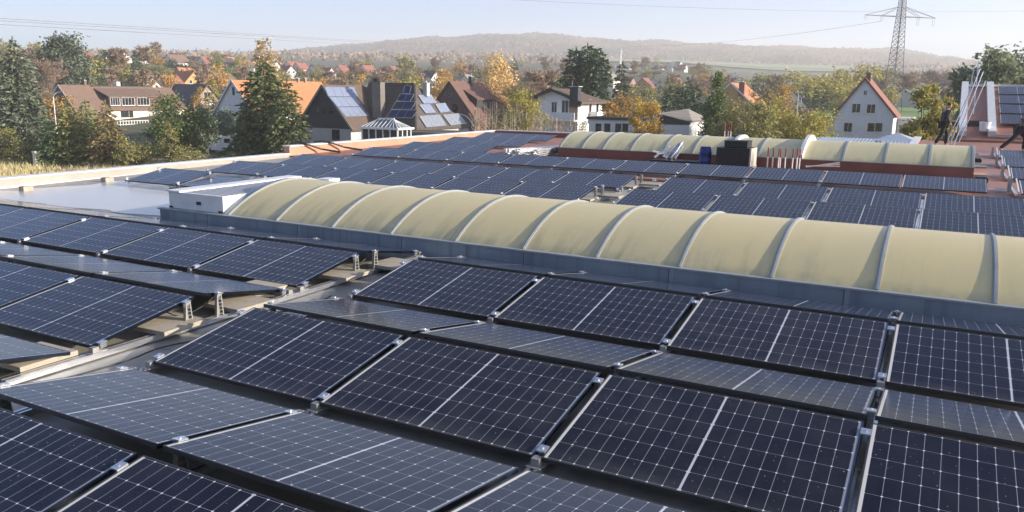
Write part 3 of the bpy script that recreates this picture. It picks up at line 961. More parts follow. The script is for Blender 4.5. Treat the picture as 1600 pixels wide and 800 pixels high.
# ---------------------------------------------------------------- people
def person(label, joints, edges, radii, loc, rz, scale, cloth):
    """one continuous skinned body; hair and clothes as children"""
    t = thing('person', label, 'person', loc, rz)
    t.scale = (scale,) * 3

    def skin(name, vs, es, rs, mt, parent):
        me = bpy.data.meshes.new(name); me.from_pydata(vs, es, []); me.materials.append(mt)
        o = link(name, me, parent); o.modifiers.new('skin', 'SKIN')
        sv = me.skin_vertices[0].data if me.skin_vertices else None
        if sv is None:
            return o
        for i, r in enumerate(rs):
            sv[i].radius = r if isinstance(r, tuple) else (r, r)
            sv[i].use_root = (i == 0)
        sb = o.modifiers.new('sub', 'SUBSURF'); sb.levels = 1; sb.render_levels = 2
        me.polygons.foreach_set('use_smooth', [True] * len(me.polygons))
        return o
    return t, skin


skin_m = pmat('skin', (.46, .28, .2), (.4, .23, .16), scale=20, rough=.55)
hair_m = pmat('dark_hair', (.03, .022, .018), rough=.6, scale=40)
coat_m = pmat('dark_jacket', (.06, .062, .07), (.04, .042, .048), scale=12, rough=.85)
trous_m = pmat('black_trousers', (.018, .019, .024), rough=.85, scale=12)
shoe_m = pmat('work_shoes', (.3, .29, .28), (.12, .12, .12), scale=9, rough=.7)


def plaid():
    m, t, b = nt('plaid_shirt')
    tc = t.nodes.new('ShaderNodeTexCoord'); sp = t.nodes.new('ShaderNodeSeparateXYZ'); t.links.new(tc.outputs['Object'], sp.inputs[0])
    a = math_node(t, 'LESS_THAN', math_node(t, 'FRACT', math_node(t, 'MULTIPLY', sp.outputs[0], 11)), .4)
    c = math_node(t, 'LESS_THAN', math_node(t, 'FRACT', math_node(t, 'MULTIPLY', sp.outputs[2], 11)), .4)
    col = mix_col(t, a, (.3, .26, .24), (.08, .035, .035)); col = mix_col(t, math_node(t, 'MULTIPLY', c, .6), col, (.05, .03, .035))
    t.links.new(col, b.inputs['Base Color']); b.inputs['Roughness'].default_value = .85
    return m


def body_model(name_label, J, loc, rz, top_m, low_m):
    """J: joint dict in metres. Builds body (skin), then jacket, trousers, hair, shoes as children"""
    t, skin = person(name_label, None, None, None, loc, rz, 1, None)
    order = ['pel', 'waist', 'chest', 'neck', 'chin', 'head', 'crown', 'shL', 'elL', 'wrL', 'haL', 'shR', 'elR', 'wrR', 'haR', 'hipL', 'knL', 'anL', 'toL', 'hipR', 'knR', 'anR', 'toR']
    rad = [.13, .12, (.15, .11), .055, .065, .095, .06, .06, .042, .03, .036, .06, .042, .03, .036, .088, .06, .042, .035, .088, .06, .042, .035]
    ed = [(0, 1), (1, 2), (2, 3), (3, 4), (4, 5), (5, 6), (2, 7), (7, 8), (8, 9), (9, 10), (2, 11), (11, 12), (12, 13), (13, 14), (0, 15), (15, 16), (16, 17), (17, 18), (0, 19), (19, 20), (20, 21), (21, 22)]
    vs = [J[k] for k in order]
    # five fingers on each hand
    for s, h_, w_ in (('L', 10, 9), ('R', 14, 13)):
        d = (Vector(vs[h_]) - Vector(vs[w_])).normalized(); side = d.cross(Vector((0, 0, 1)));
        side = Vector((0, 1, 0)) if side.length < .1 else side.normalized()
        for q, (o_, l_) in enumerate(((-.03, .06), (-.01, .075), (.01, .07), (.028, .055))):
            i0 = len(vs); b0 = Vector(vs[h_]) + side * o_ + d * .02
            vs += [tuple(b0), tuple(b0 + d * l_ * .6), tuple(b0 + d * l_ + Vector((0, 0, -.01)))]; rad += [.011, .010, .008]; ed += [(h_, i0), (i0, i0 + 1), (i0 + 1, i0 + 2)]
        i0 = len(vs); b0 = Vector(vs[h_]) - side * .035 - d * .02
        vs += [tuple(b0), tuple(b0 - side * .03 + d * .04)]; rad += [.013, .01]; ed += [(h_, i0), (i0, i0 + 1)]
    skin('body', vs, ed, rad, skin_m, t)
    jk = ['pel', 'waist', 'chest', 'neck', 'shL', 'elL', 'wrL', 'shR', 'elR', 'wrR']
    jr = [(.165, .135), (.165, .135), (.195, .14), .075, .085, .066, .05, .085, .066, .05]
    je = [(0, 1), (1, 2), (2, 3), (2, 4), (4, 5), (5, 6), (2, 7), (7, 8), (8, 9)]
    nk = Vector(J['chest']).lerp(Vector(J['neck']), .75); jv = [J[k] for k in jk]; jv[3] = tuple(nk)
    for a, e in (('elL', 'wrL'), ('elR', 'wrR')):
        jv[jk.index(e)] = tuple(Vector(J[a]).lerp(Vector(J[e]), .93))
    skin('jacket', jv, je, jr, top_m, t)
    tk = ['pel', 'hipL', 'knL', 'anL', 'hipR', 'knR', 'anR']
    skin('trousers', [J[k] for k in tk], [(0, 1), (1, 2), (2, 3), (0, 4), (4, 5), (5, 6)], [.15, .108, .082, .068, .108, .082, .068], low_m, t)
    for s in 'LR':
        a, e = Vector(J['an' + s]), Vector(J['to' + s])
        skin('shoe', [tuple(a - (e - a) * .25 - Vector((0, 0, .05))), tuple(a.lerp(e, .5) - Vector((0, 0, .04))), tuple(e)], [(0, 1), (1, 2)], [.052, .05, .042], shoe_m, t)
    hd, cr = Vector(J['head']), Vector(J['crown']); f = J['face']; f = Vector(f)
    skin('hair', [tuple(hd - f * .045 + Vector((0, 0, -.02))), tuple(hd.lerp(cr, .7) - f * .025), tuple(cr + f * .02 + Vector((0, 0, .012)))], [(0, 1), (1, 2)], [.088, .1, .07], hair_m, t)
    b = MB(); side = f.cross(Vector((0, 0, 1))).normalized(); n0 = hd + f * .1
    b.prism([n0 + side * .014, n0 - side * .014, n0 + Vector((0, 0, .04)) - f * .012], f * 0, f * .025); b.build('nose', skin_m, t)
    b = MB()
    for s in (-1, 1):
        c = hd + f * .085 + side * (s * .034) + Vector((0, 0, .035)); b.lathe([(.004, -.006), (.011, 0), (.004, .006)], c, 8)
    b.build('eye', hair_m, t)
    b = MB(); c = hd + f * .088 - Vector((0, 0, .045)); b.bar(c - side * .025, c + side * .025, .01, .012); b.build('mouth', M['red_dark'], t)
    for s in (-1, 1):
        b = MB(); c = hd + side * (s * .093); b.lathe([(.008, -.03), (.02, 0), (.016, .03)], c, 8); b.build('ear', skin_m, t)
    return t


# worker walking to the right, looking down
J = dict(pel=(0, 0, .93), waist=(.01, 0, 1.1), chest=(.05, 0, 1.36), neck=(.1, 0, 1.5), chin=(.14, 0, 1.56), head=(.17, 0, 1.63), crown=(.165, 0, 1.74), face=(.93, 0, -.36),
         shL=(.05, .19, 1.42), elL=(.03, .25, 1.14), wrL=(.2, .23, .97), haL=(.27, .22, .92), shR=(.05, -.19, 1.42), elR=(.04, -.25, 1.13), wrR=(.17, -.24, .93), haR=(.21, -.23, .87),
         hipL=(0, .1, .9), knL=(.22, .1, .52), anL=(.2, .1, .1), toL=(.36, .11, .04), hipR=(0, -.1, .9), knR=(-.06, -.1, .5), anR=(-.27, -.1, .13), toR=(-.12, -.11, .04))
fx = on_y(1470, 228, 32.2)
s1 = (on_y(1470, 160, 32.2).z - zr(32.2)) / 1.76
pt = body_model('worker in a dark jacket and black trousers walking beside the leaning rails', J, (fx.x, 32.2, zr(32.2)), .35, coat_m, trous_m)
pt.scale = (s1,) * 3
# second worker striding out of the picture at the right
J2 = dict(pel=(0, 0, .84), waist=(.06, 0, 1.0), chest=(.2, 0, 1.24), neck=(.28, 0, 1.38), chin=(.32, 0, 1.44), head=(.35, 0, 1.51), crown=(.36, 0, 1.63), face=(.97, 0, -.2),
          shL=(.2, .19, 1.3), elL=(.3, .25, 1.04), wrL=(.5, .2, .98), haL=(.57, .19, .97), shR=(.19, -.19, 1.3), elR=(.2, -.26, 1.02), wrR=(.38, -.22, .9), haR=(.44, -.21, .87),
          hipL=(0, .1, .82), knL=(.3, .1, .52), anL=(.26, .1, .1), toL=(.42, .1, .04), hipR=(0, -.1, .82), knR=(-.26, -.1, .46), anR=(-.62, -.1, .14), toR=(-.5, -.1, .04))
p2 = on_y(1588, 238, 30.6); s2 = min(1.08, (on_y(1592, 166, 30.6).z - zr(30.6)) / 1.65)
pt2 = body_model('worker in a plaid shirt and dark trousers striding at the right picture edge', J2, (p2.x, 30.6, zr(30.6)), .35, plaid(), trous_m)
pt2.scale = (s2,) * 3
# ---------------------------------------------------------------- the land
def lerp_tab(tab, x):
    if x <= tab[0][0]: return tab[0][1]
    for (a, p), (c, q) in zip(tab, tab[1:]):
        if x <= c:
            k = (x - a) / (c - a); k = k * k * (3 - 2 * k)
            return p + (q - p) * k
    return tab[-1][1]


T_MID = [(0, -7), (150, -7), (210, -4.5), (300, 0), (380, 6), (480, 12), (700, 22), (1000, 34), (1300, 48), (1700, 66), (2200, 74)]
T_LEFT = [(0, -7), (150, -7), (210, -3), (290, 5), (360, 12), (450, 17), (700, 26), (1000, 36), (1300, 48), (1700, 62), (2200, 74)]
T_RIGHT = [(0, -7), (150, -7), (200, -3.6), (240, -2.2), (320, -.6), (430, 1), (700, 8), (1000, 22), (1300, 40), (1700, 60), (2200, 74)]


def sstep(a, b, x):
    k = max(0, min(1, (x - a) / (b - a))); return k * k * (3 - 2 * k)


HR = Vector((math.cos(YAW), -math.sin(YAW), 0))


def tz_du(d, u):
    zl, zm, zq = lerp_tab(T_LEFT, d), lerp_tab(T_MID, d), lerp_tab(T_RIGHT, d)
    a = sstep(-.5, -.25, u); z = zl + (zm - zl) * a
    z = z + (zq - z) * sstep(.18, .34, u)
    if d > 260: z += 1.2 * noise.noise((d * .008, u * 14, 1.7)) * min(1, (d - 260) / 300)
    return z


def pos_du(d, u):
    p = CAM + HF * d + HR * (u * d)
    return Vector((p.x, p.y, tz_du(d, u)))


def du(p):
    r = Vector(p) - CAM; d = r.dot(HF)
    return d, r.dot(HR) / max(d, 1)


def ground_z(p):
    d, u = du(p); return tz_du(d, u)


def ground_pt(px, d):
    """the ground under picture column px at distance d"""
    u = (px - 803) / 1273
    return pos_du(d, u)


gm, gt, gb = nt('autumn_ground')
n1 = noise_tex(gt, .012, 5); n2 = noise_tex(gt, .35, 5)
f = math_node(gt, 'ADD', math_node(gt, 'MULTIPLY', n1, .6), math_node(gt, 'MULTIPLY', n2, .4))
gt.links.new(ramp(gt, f, [(.3, (.055, .05, .028)), (.45, (.075, .085, .035)), (.55, (.11, .1, .05)), (.7, (.14, .115, .06))]), gb.inputs['Base Color'])
gb.inputs['Roughness'].default_value = .95
b = MB()
ds = [-60, -20, 5, 30, 60, 90, 120, 150, 170, 190, 210, 230, 255, 280, 310, 340, 380, 420, 470, 520, 600, 700, 800, 900, 1000, 1150, 1300, 1500, 1700, 1900, 2100, 2300, 2600]
us = [-1.6 + 3.2 * i / 64 for i in range(65)]
vs = []
for d in ds:
    for u in us:
        dd = max(d, 0)
        q = CAM + HF * d + HR * (u * (d + 90))
        uu = u * (d + 90) / max(d, 60)
        vs.append((q.x, q.y, tz_du(dd, max(-1, min(1, uu)))))
n = len(us)
b.add(vs, [(i * n + j, i * n + j + 1, (i + 1) * n + j + 1, (i + 1) * n + j) for i in range(len(ds) - 1) for j in range(n - 1)])
struct(b.build('ground', gm, None, True))

# wooded ridge on the skyline
CREST = [(-500, 112), (-100, 108), (200, 104), (330, 100), (400, 92), (430, 84), (500, 79), (560, 73), (620, 67), (700, 63), (780, 59), (840, 58), (880, 60), (920, 65), (1000, 69), (1100, 73), (1200, 77), (1300, 80), (1380, 81), (1430, 85), (1470, 92), (1510, 98), (1600, 102), (2100, 108)]
hm_, ht_, hb_ = nt('autumn_forest')
na = noise_tex(ht_, .0055, 5, .6); nb = noise_tex(ht_, .045, 4)
f = math_node(ht_, 'ADD', math_node(ht_, 'MULTIPLY', na, .62), math_node(ht_, 'MULTIPLY', nb, .38))
ht_.links.new(ramp(ht_, f, [(.36, (.015, .03, .028)), (.45, (.05, .045, .035)), (.54, (.12, .075, .05)), (.66, (.15, .1, .06))]), hb_.inputs['Base Color'])
hb_.inputs['Roughness'].default_value = 1; hb_.inputs['Specular IOR Level'].default_value = 0


def crest_z(px, d):
    y = lerp_tab(CREST, px); yh = 141.7 + (px - 800) * .0131
    return CAM.z + (yh - y) / FPX * d * 1.021


def forest_mesh(name, cols, rows, fn, mat):
    b = MB()
    vs = [fn(i / cols, j / rows) for j in range(rows + 1) for i in range(cols + 1)]
    b.add(vs, [(j * (cols + 1) + i, j * (cols + 1) + i + 1, (j + 1) * (cols + 1) + i + 1, (j + 1) * (cols + 1) + i) for j in range(rows) for i in range(cols)])
    return struct(b.build(name, mat))


def hill_pt(s, t):
    px = -480 + 2560 * s
    d = 1850 + 1150 * t
    ztop = crest_z(px, 2750)
    k = min(1, t / .78)
    z0 = 66
    z = z0 + (ztop - z0) * (k ** .8)
    if t > .78: z = ztop - (t - .78) * 120
    z += 9 * noise.noise((px * .012, t * 5, 3)) * math.sin(PI * min(1, k)) 
    u = (px - 804) / 1273
    p = CAM + HF * d + HR * (u * d)
    if 0 < t: z += 9 * abs(noise.noise((p.x / 16, p.y / 16, 9))) + 4 * noise.noise((p.x / 7, p.y / 7, 4)) + 10 * noise.noise((p.x / 130, p.y / 130, 2)) * min(1, 4 * (1 - t)) - 4
    return (p.x, p.y, z)


forest_mesh('hill', 1100, 90, hill_pt, hm_)

# meadows draped over the ground
mm1 = pmat('green_meadow', (.17, .27, .06), (.12, .2, .045), scale=.08, rough=.95)
mm2 = pmat('pale_field', (.26, .3, .15), (.2, .25, .12), scale=.02, rough=.95)


def meadow(px0, px1, d0, d1, mat, lift):
    b = MB(); nx, ny = 24, 10; vs = []
    for j in range(ny + 1):
        for i in range(nx + 1):
            d = d0 + (d1 - d0) * j / ny
            p = ground_pt(px0 + (px1 - px0) * i / nx, d); vs.append((p.x, p.y, p.z + lift))
    b.add(vs, [(j * (nx + 1) + i, j * (nx + 1) + i + 1, (j + 1) * (nx + 1) + i + 1, (j + 1) * (nx + 1) + i) for j in range(ny) for i in range(nx)])
    struct(b.build('meadow', mat))


meadow(1170, 1330, 205, 330, mm1, .35); meadow(1395, 1560, 175, 330, mm1, .35)
meadow(920, 1330, 1200, 1640, mm2, 1.2); meadow(330, 420, 330, 430, mm1, .5); meadow(215, 262, 112, 128, mm1, .1)

# dry grass between the hall and the gardens
gl = leaf_mat('dry_grass_blades', [(.42, .33, .17), (.33, .25, .12), (.48, .39, .22), (.24, .21, .1)], .3)
b = MB()
for _ in range(17000):
    px = rng.uniform(-60, 470); d = rng.uniform(68, 97)
    p = ground_pt(px, d)
    if p.x > -15: continue
    h = rng.uniform(.35, 1.05) * (.7 + .6 * noise.noise((p.x * .15, p.y * .15, 2))); a = rng.uniform(0, PI); w_ = rng.uniform(.03, .08)
    dx, dy = math.cos(a) * w_, math.sin(a) * w_; lx, ly = rng.uniform(-.25, .25), rng.uniform(-.25, .25)
    b.tri((p.x - dx, p.y - dy, p.z), (p.x + dx, p.y + dy, p.z), (p.x + lx, p.y + ly, p.z + h))
struct(b.build('dry_grass', gl), 'stuff')['label'] = 'tall dry tan grass beyond the left parapet'
dg = pmat('dry_grass_ground', (.33, .26, .14), (.24, .19, .1), scale=.8, rough=.95)
b = MB(); vs = []
for j in range(9):
    for i in range(31):
        p = ground_pt(-140 + 640 * i / 30, 62 + 42 * j / 8); vs.append((p.x, p.y, p.z + .05))
b.add(vs, [(j * 31 + i, j * 31 + i + 1, (j + 1) * 31 + i + 1, (j + 1) * 31 + i) for j in range(8) for i in range(30)])
struct(b.build('grass_verge', dg))
# ---------------------------------------------------------------- trees
LM = {
    'spruce': leaf_mat('spruce_needles', [(.058, .074, .05), (.082, .098, .066), (.11, .12, .076), (.04, .055, .04)], .1),
    'pine': leaf_mat('dark_conifer_needles', [(.03, .05, .03), (.05, .075, .038), (.07, .095, .045), (.022, .036, .026)], .1),
    'fir': leaf_mat('olive_fir_needles', [(.085, .105, .038), (.13, .15, .05), (.18, .18, .065), (.055, .075, .033)], .15),  # olive and yellow-green needles of the front fir row
    'darkfir': leaf_mat('dark_fir_needles', [(.045, .062, .026), (.07, .085, .033), (.095, .105, .042), (.03, .045, .022)], .12),
    'rusty': leaf_mat('rusty_fir_needles', [(.09, .085, .04), (.15, .115, .05), (.18, .13, .058), (.065, .07, .035)], .15),
    'green': leaf_mat('green_leaves', [(.055, .085, .03), (.09, .125, .04), (.13, .155, .055), (.04, .06, .028)], .25),
    'olive': leaf_mat('olive_leaves', [(.12, .13, .045), (.17, .16, .055), (.22, .19, .07), (.08, .095, .035)], .25),
    'gold': leaf_mat('gold_leaves', [(.42, .25, .04), (.5, .32, .06), (.36, .2, .035), (.3, .2, .05)], .35),
    'amber': leaf_mat('amber_leaves', [(.3, .17, .045), (.37, .23, .06), (.24, .14, .04), (.2, .15, .05)], .3),
    'yellow': leaf_mat('yellow_green_leaves', [(.27, .22, .055), (.33, .27, .07), (.2, .19, .05), (.14, .14, .045)], .3),
    'cypress': leaf_mat('grey_green_conifer', [(.055, .075, .05), (.075, .095, .06), (.1, .115, .075), (.04, .055, .04)], .1),
    'birch': leaf_mat('birch_twigs', [(.4, .26, .12), (.46, .31, .15), (.34, .22, .1), (.5, .37, .19)], .3),
    'bare': leaf_mat('bare_twigs', [(.16, .11, .075), (.2, .14, .095), (.13, .095, .07), (.24, .17, .1)], .1),
    'russet': leaf_mat('russet_twigs', [(.16, .11, .08), (.2, .135, .095), (.13, .095, .072), (.23, .165, .105)], .1),
    'larch': leaf_mat('larch_needles', [(.3, .235, .14), (.36, .285, .17), (.25, .2, .12)], .3),
    'grey': leaf_mat('greygreen_leaves', [(.1, .125, .075), (.15, .175, .1), (.19, .21, .12), (.06, .08, .055)], .3),
}


def spray(b, p, d, ln, wd, r, mi=0):
    """a leaf shaped pair of faces from p along d"""
    d = d.normalized(); s = d.cross(Vector((r.uniform(-1, 1), r.uniform(-1, 1), r.uniform(-1, 1))))
    if s.length < .01: s = d.orthogonal()
    s = s.normalized() * wd * .5; m_ = p + d * ln * .5
    b.quad(p, m_ + s, p + d * ln, m_ - s, mi)


def conifer_meshes(h, R, seed, dens=1.0, base=.06, droop=.35, power=.9, card=.34, ragged=.25):
    power *= .82; card *= 1.25; dens *= 1.2
    r = random.Random(seed)
    tb = MB(); tb.tube([(0, 0, 0), (r.uniform(-.05, .05), 0, h * .5), (0, 0, h * .98)], h * .018, 7, 0, h * .003)
    b = MB(); levels = int(22 * dens * max(1, h / 11))
    for i in range(levels):
        q = (i + r.random()) / levels; z = h * (base + (1 - base) * q)
        rad = R * (1 - q) ** power * (1 - ragged * r.random()) + .12
        if q < .12: rad *= .75 + 2 * q
        nb = max(4, int(7 * (1 - q) + 4))
        for k in range(nb):
            a = 2 * PI * (k + r.random() * .8) / nb
            ln = rad * r.uniform(.65, 1.08); o = Vector((math.cos(a), math.sin(a), 0)); sd = Vector((-o.y, o.x, 0))
            ns = max(3, int(ln * 6.5 * dens))
            for j in range(ns):
                t = (j + r.random()) / ns; t = t ** .75
                p = Vector((0, 0, z)) + o * (ln * t) + Vector((0, 0, -droop * ln * t * t + .12 * ln * t)) + sd * (r.uniform(-.3, .3) * ln * t * .7)
                d = o * r.uniform(.4, 1) + sd * r.uniform(-1, 1) + Vector((0, 0, r.uniform(-.75, .2)))
                spray(b, p, d, card * r.uniform(.7, 1.7), card * r.uniform(.35, .6), r)
    for _ in range(8):
        spray(b, Vector((r.uniform(-.1, .1), r.uniform(-.1, .1), h * r.uniform(.93, 1))), Vector((r.uniform(-.3, .3), r.uniform(-.3, .3), 1)), card * 1.4, card * .3, r)
    return tb, b


def broad_meshes(h, R, seed, n=3200, leaf=.3, shape='round', trunk=.28, clumps=46, slim=1.0, gap=.55):
    """limbs, and leaves gathered in clumps through the crown volume"""
    r = random.Random(seed)
    tb = MB(); b = MB(); zc = h * (trunk + 1) / 2; hz = h * (1 - trunk) / 2
    tb.tube([(0, 0, 0), (r.uniform(-.1, .1), r.uniform(-.1, .1), h * trunk), (r.uniform(-.2, .2), r.uniform(-.2, .2), h * .75)], h * .02 + .04, 7, 0, .03)
    cs = []
    for i in range(clumps):
        for _ in range(30):
            v = Vector((r.uniform(-1, 1), r.uniform(-1, 1), r.uniform(-1, 1)))
            if .25 < v.length < 1: break
        v = v * (.55 + .45 * r.random())
        if v.length > 0 and r.random() < .65: v = v.normalized() * r.uniform(.72, 1.0)
        zz = v.z
        wscale = 1.0
        if shape == 'oval': wscale = 1 - .35 * max(0, zz)
        if shape == 'cone': wscale = max(.15, .5 - .5 * zz)
        if shape == 'dome': zz = zz if zz > -.3 else zz * .5
        lump = 1 + .22 * noise.noise((v.x * 1.8 + seed, v.y * 1.8, v.z * 1.8))
        c = Vector((v.x * R * wscale * lump, v.y * R * wscale * lump, zc + zz * hz * lump * .97))
        cs.append((c, R * r.uniform(.17, .34) * slim))
        tb.tube([(0, 0, h * trunk * r.uniform(.7, 1.2)), tuple(Vector((c.x * .4, c.y * .4, (h * trunk + c.z) * .5))), tuple(c)], .03 + .006 * h, 4, 0, .012)
    per = max(4, n // clumps)
    for c, cr in cs:
        for _ in range(int(per * r.uniform(.5, 1.4))):
            v = Vector((r.gauss(0, .5), r.gauss(0, .5), r.gauss(0, .42))) * cr * 1.25
            d = Vector((r.uniform(-1, 1), r.uniform(-1, 1), r.uniform(-.9, .5)))
            spray(b, c + v, d, leaf * r.uniform(.6, 1.5), leaf * r.uniform(.45, .8), r)
    return tb, b


def twig_meshes(h, R, seed, n=2600, up=1.0, ln=.55, wd=.05, trunk=.2, stems=1):
    """a nearly bare crown: fine twigs fanning off thin limbs"""
    r = random.Random(seed); tb = MB(); b = MB()
    limbs = []
    for s in range(stems):
        x, y = (0, 0) if stems == 1 else (r.uniform(-R * .6, R * .6), r.uniform(-R * .6, R * .6))
        tb.tube([(x, y, 0), (x * 1.1, y * 1.1, h * .5), (x * 1.2 + r.uniform(-.2, .2), y * 1.2, h * .93)], .035 + .008 * h / stems ** .5, 5, 0, .012)
        for k in range(int(26 / stems ** .5)):
            q = r.uniform(trunk, .95); a = r.uniform(0, 2 * PI)
            wz = math.sin(PI * min(1, (q - trunk) / (1 - trunk) * .8 + .2)) ** .7
            l_ = R * wz * r.uniform(.5, 1.05) / (stems ** .35)
            p0 = Vector((x * (1 + .2 * q), y * (1 + .2 * q), h * q * .9)); p1 = p0 + Vector((math.cos(a) * l_, math.sin(a) * l_, l_ * up * r.uniform(.3, .9)))
            if p1.z > h: p1.z = h * r.uniform(.93, 1)
            tb.tube([p0, p0.lerp(p1, .5) + Vector((0, 0, -.05 * l_)), p1], .018 + .002 * h, 4, 0, .008)
            limbs.append((p0, p1))
    for _ in range(n):
        p0, p1 = r.choice(limbs); t = r.random() ** .6
        p = p0.lerp(p1, t); d = (p1 - p0).normalized() * .6 + Vector((r.uniform(-1, 1), r.uniform(-1, 1), r.uniform(-.5, 1.0) * up))
        p = p + Vector((r.gauss(0, .2), r.gauss(0, .2), r.gauss(0, .2))) * R * .25
        spray(b, p, d, ln * r.uniform(.5, 1.6), wd * r.uniform(.6, 1.5), r)
    return tb, b


def plant(name, label, cat, loc, meshes, leaf, bark='bark', group=None, cat2=None, rz=None):
    t = thing(name, label, cat, loc, rng.uniform(0, 6) if rz is None else rz, group)
    tb, b = meshes
    tb.build('trunk', M[bark], t, True); b.build('crown', LM[leaf], t)
    return t


def tree_at(name, label, px, ytop, d, meshfn, wpx, foliage, bark='bark', group=None, cat='tree', **kw):
    """stands on the ground at distance d under column px; its height reaches picture row ytop"""
    g = ground_pt(px, d); top = deep(px, ytop, d)
    h = max(1.5, top.z - g.z); R = wpx / 2 / FPX * d
    return plant(name, label, cat, g, meshfn(h, R, **kw), foliage, bark, group, cat)


C_, B_, T_ = conifer_meshes, broad_meshes, twig_meshes
# gardens at the left
tree_at('spruce_tree', 'tall grey green spruce with layered boughs at the far left edge', 28, 62, 104, C_, 136, 'spruce', seed=1, dens=1.25, droop=.3, card=.42, base=.03)
tree_at('conifer_tree', 'dark dense conifer with a rounded top behind the brown farmhouse roof', 103, 50, 205, B_, 76, 'cypress', seed=2, n=8200, leaf=.72, trunk=.1, shape='oval', clumps=90)
tree_at('bare_tree', 'reddish bare tree between the tall spruce and the rounded conifer', 72, 93, 190, T_, 84, 'russet', seed=3, n=3600, wd=.09, ln=.8)
tree_at('bare_tree', 'yellowing tree behind the street lamp beside the tall spruce', 88, 146, 118, B_, 62, 'amber', seed=31, n=1800, leaf=.32)
tree_at('fir_tree', 'blue green young fir in front of the tall spruce', 66, 186, 93, C_, 58, 'pine', seed=4, dens=1.2, card=.3)
tree_at('fir_tree', 'yellow green fir under the street lamp', 98, 163, 94, C_, 78, 'fir', seed=5, dens=1.15, card=.34)
tree_at('fir_tree', 'olive fir left of the rust coloured one', 130, 158, 95, C_, 82, 'fir', seed=6, dens=1.1, card=.34)
tree_at('fir_tree', 'rust tinted fir at the right end of the fir row', 162, 162, 93, C_, 84, 'rusty', seed=7, dens=1.15, card=.34)
tree_at('garden_bush', 'brownish olive bush at the foot of the rust tinted fir', 206, 214, 91, B_, 64, 'olive', seed=8, n=2200, leaf=.24, trunk=.08, shape='dome', cat='bush')
tree_at('garden_tree', 'big bushy green pine right of the long farmhouse', 272, 147, 96, B_, 90, 'green', seed=9, n=8000, leaf=.3, trunk=.1, shape='round', clumps=60)
tree_at('garden_bush', 'light green columnar shrub in front of the bushy pine', 260, 186, 91, B_, 30, 'olive', seed=10, n=1900, leaf=.2, trunk=.05, shape='oval', cat='bush')
tree_at('garden_bush', 'low green bush with seed heads below the bushy pine', 288, 228, 90, B_, 58, 'olive', seed=12, n=1100, leaf=.22, trunk=.05, shape='dome', cat='bush')
tree_at('garden_tree', 'dark shaded tree between the bushy pine and the big fir', 312, 166, 106, B_, 46, 'cypress', seed=13, n=4200, leaf=.34, trunk=.08)
tree_at('garden_bush', 'yellow bush lit by the sun at the left edge', 4, 198, 97, B_, 44, 'yellow', seed=14, n=900, leaf=.26, trunk=.05, cat='bush')
tree_at('garden_bush', 'green yellow bush left of the stone pillar under the spruce', 32, 222, 94, B_, 50, 'olive', seed=15, n=900, leaf=.26, trunk=.05, cat='bush')
tree_at('garden_tree', 'dark shaded tree behind the white van', 344, 170, 130, B_, 64, 'cypress', seed=83, n=3600, leaf=.42, trunk=.05)
# big fir and larch
tree_at('larch_tree', 'slender pale yellow larch rising behind the big dark fir', 415, 50, 125, B_, 40, 'larch', seed=16, n=9500, leaf=.4, trunk=.05, shape='oval', clumps=110)
tree_at('fir_tree', 'big dark green fir standing before the orange roofed house', 413, 98, 96, C_, 158, 'darkfir', seed=17, dens=1.5, power=.68, card=.42, base=.02, droop=.25)
tree_at('fir_tree', 'bushy dark fir leaning right of the big fir beside the slate house', 448, 128, 92, C_, 100, 'darkfir', seed=18, dens=1.2, power=.7, card=.4, base=.02)
tree_at('fir_tree', 'shaded low fir at the left foot of the big fir', 382, 170, 94, C_, 56, 'pine', seed=19, dens=1.2, power=.7, card=.36, base=.02)
tree_at('garden_bush', 'small yellow green bush at the right foot of the big fir', 476, 222, 84, B_, 20, 'yellow', seed=20, n=500, leaf=.16, trunk=.05, cat='bush')
# behind the slate house
tree_at('birch_tree', 'large golden brown birch with hanging twigs behind the brown gabled house', 774, 82, 140, B_, 68, 'birch', 'pale_bark', seed=21, n=7500, leaf=.42, trunk=.1, clumps=80, shape='oval')
tree_at('birch_tree', 'smaller golden birch leaning against the right side of the large one', 812, 118, 134, B_, 58, 'birch', 'pale_bark', seed=22, n=4800, leaf=.4, trunk=.08, clumps=60, shape='oval')
tree_at('willow_tree', 'yellow leaved willow with bare pale stems left of the white villa', 822, 142, 92, B_, 72, 'yellow', 'pale_bark', seed=23, n=4600, leaf=.22, trunk=.25, slim=.9)
for i, (px, yt, la) in enumerate(((745, 158, 'thin bare sapling nearest the brown gabled house'), (770, 150, 'tall bare sapling before the golden birch'), (792, 160, 'bare many stemmed shrub left of the yellow willow'), (846, 168, 'bare pale shrub below the white villa'), (872, 178, 'low bare shrub under the villa balcony'), (900, 180, 'bare branching shrub right of the villa corner'))):
    tree_at('bare_shrub', la, px, yt, 80 + 2 * i, T_, 40, 'bare', 'pale_bark', seed=40 + i, n=500, up=1.6, wd=.035, ln=.7, trunk=.1, stems=6, cat='shrub', group='bare shrubs by the parapet')
tree_at('evergreen_bush', 'dark evergreen bush behind the bare saplings', 792, 166, 100, B_, 74, 'pine', seed=24, n=1800, leaf=.3, trunk=.05, cat='bush')
tree_at('garden_bush', 'round dark green bush beside the villa wall', 913, 180, 92, B_, 26, 'green', seed=25, n=900, leaf=.18, trunk=.05, cat='bush')
tree_at('garden_bush', 'small orange bush at the parapet below the white villa', 878, 196, 84, B_, 18, 'gold', seed=26, n=350, leaf=.16, trunk=.05, cat='bush')
tree_at('brown_tree', 'brown half bare tree left behind the white villa', 846, 103, 160, T_, 74, 'russet', seed=27, n=4200, wd=.14, ln=.9)
tree_at('evergreen_tree', 'dark green tree between the brown tree and the tall conifers', 874, 118, 150, B_, 50, 'pine', seed=28, n=1500, leaf=.5)
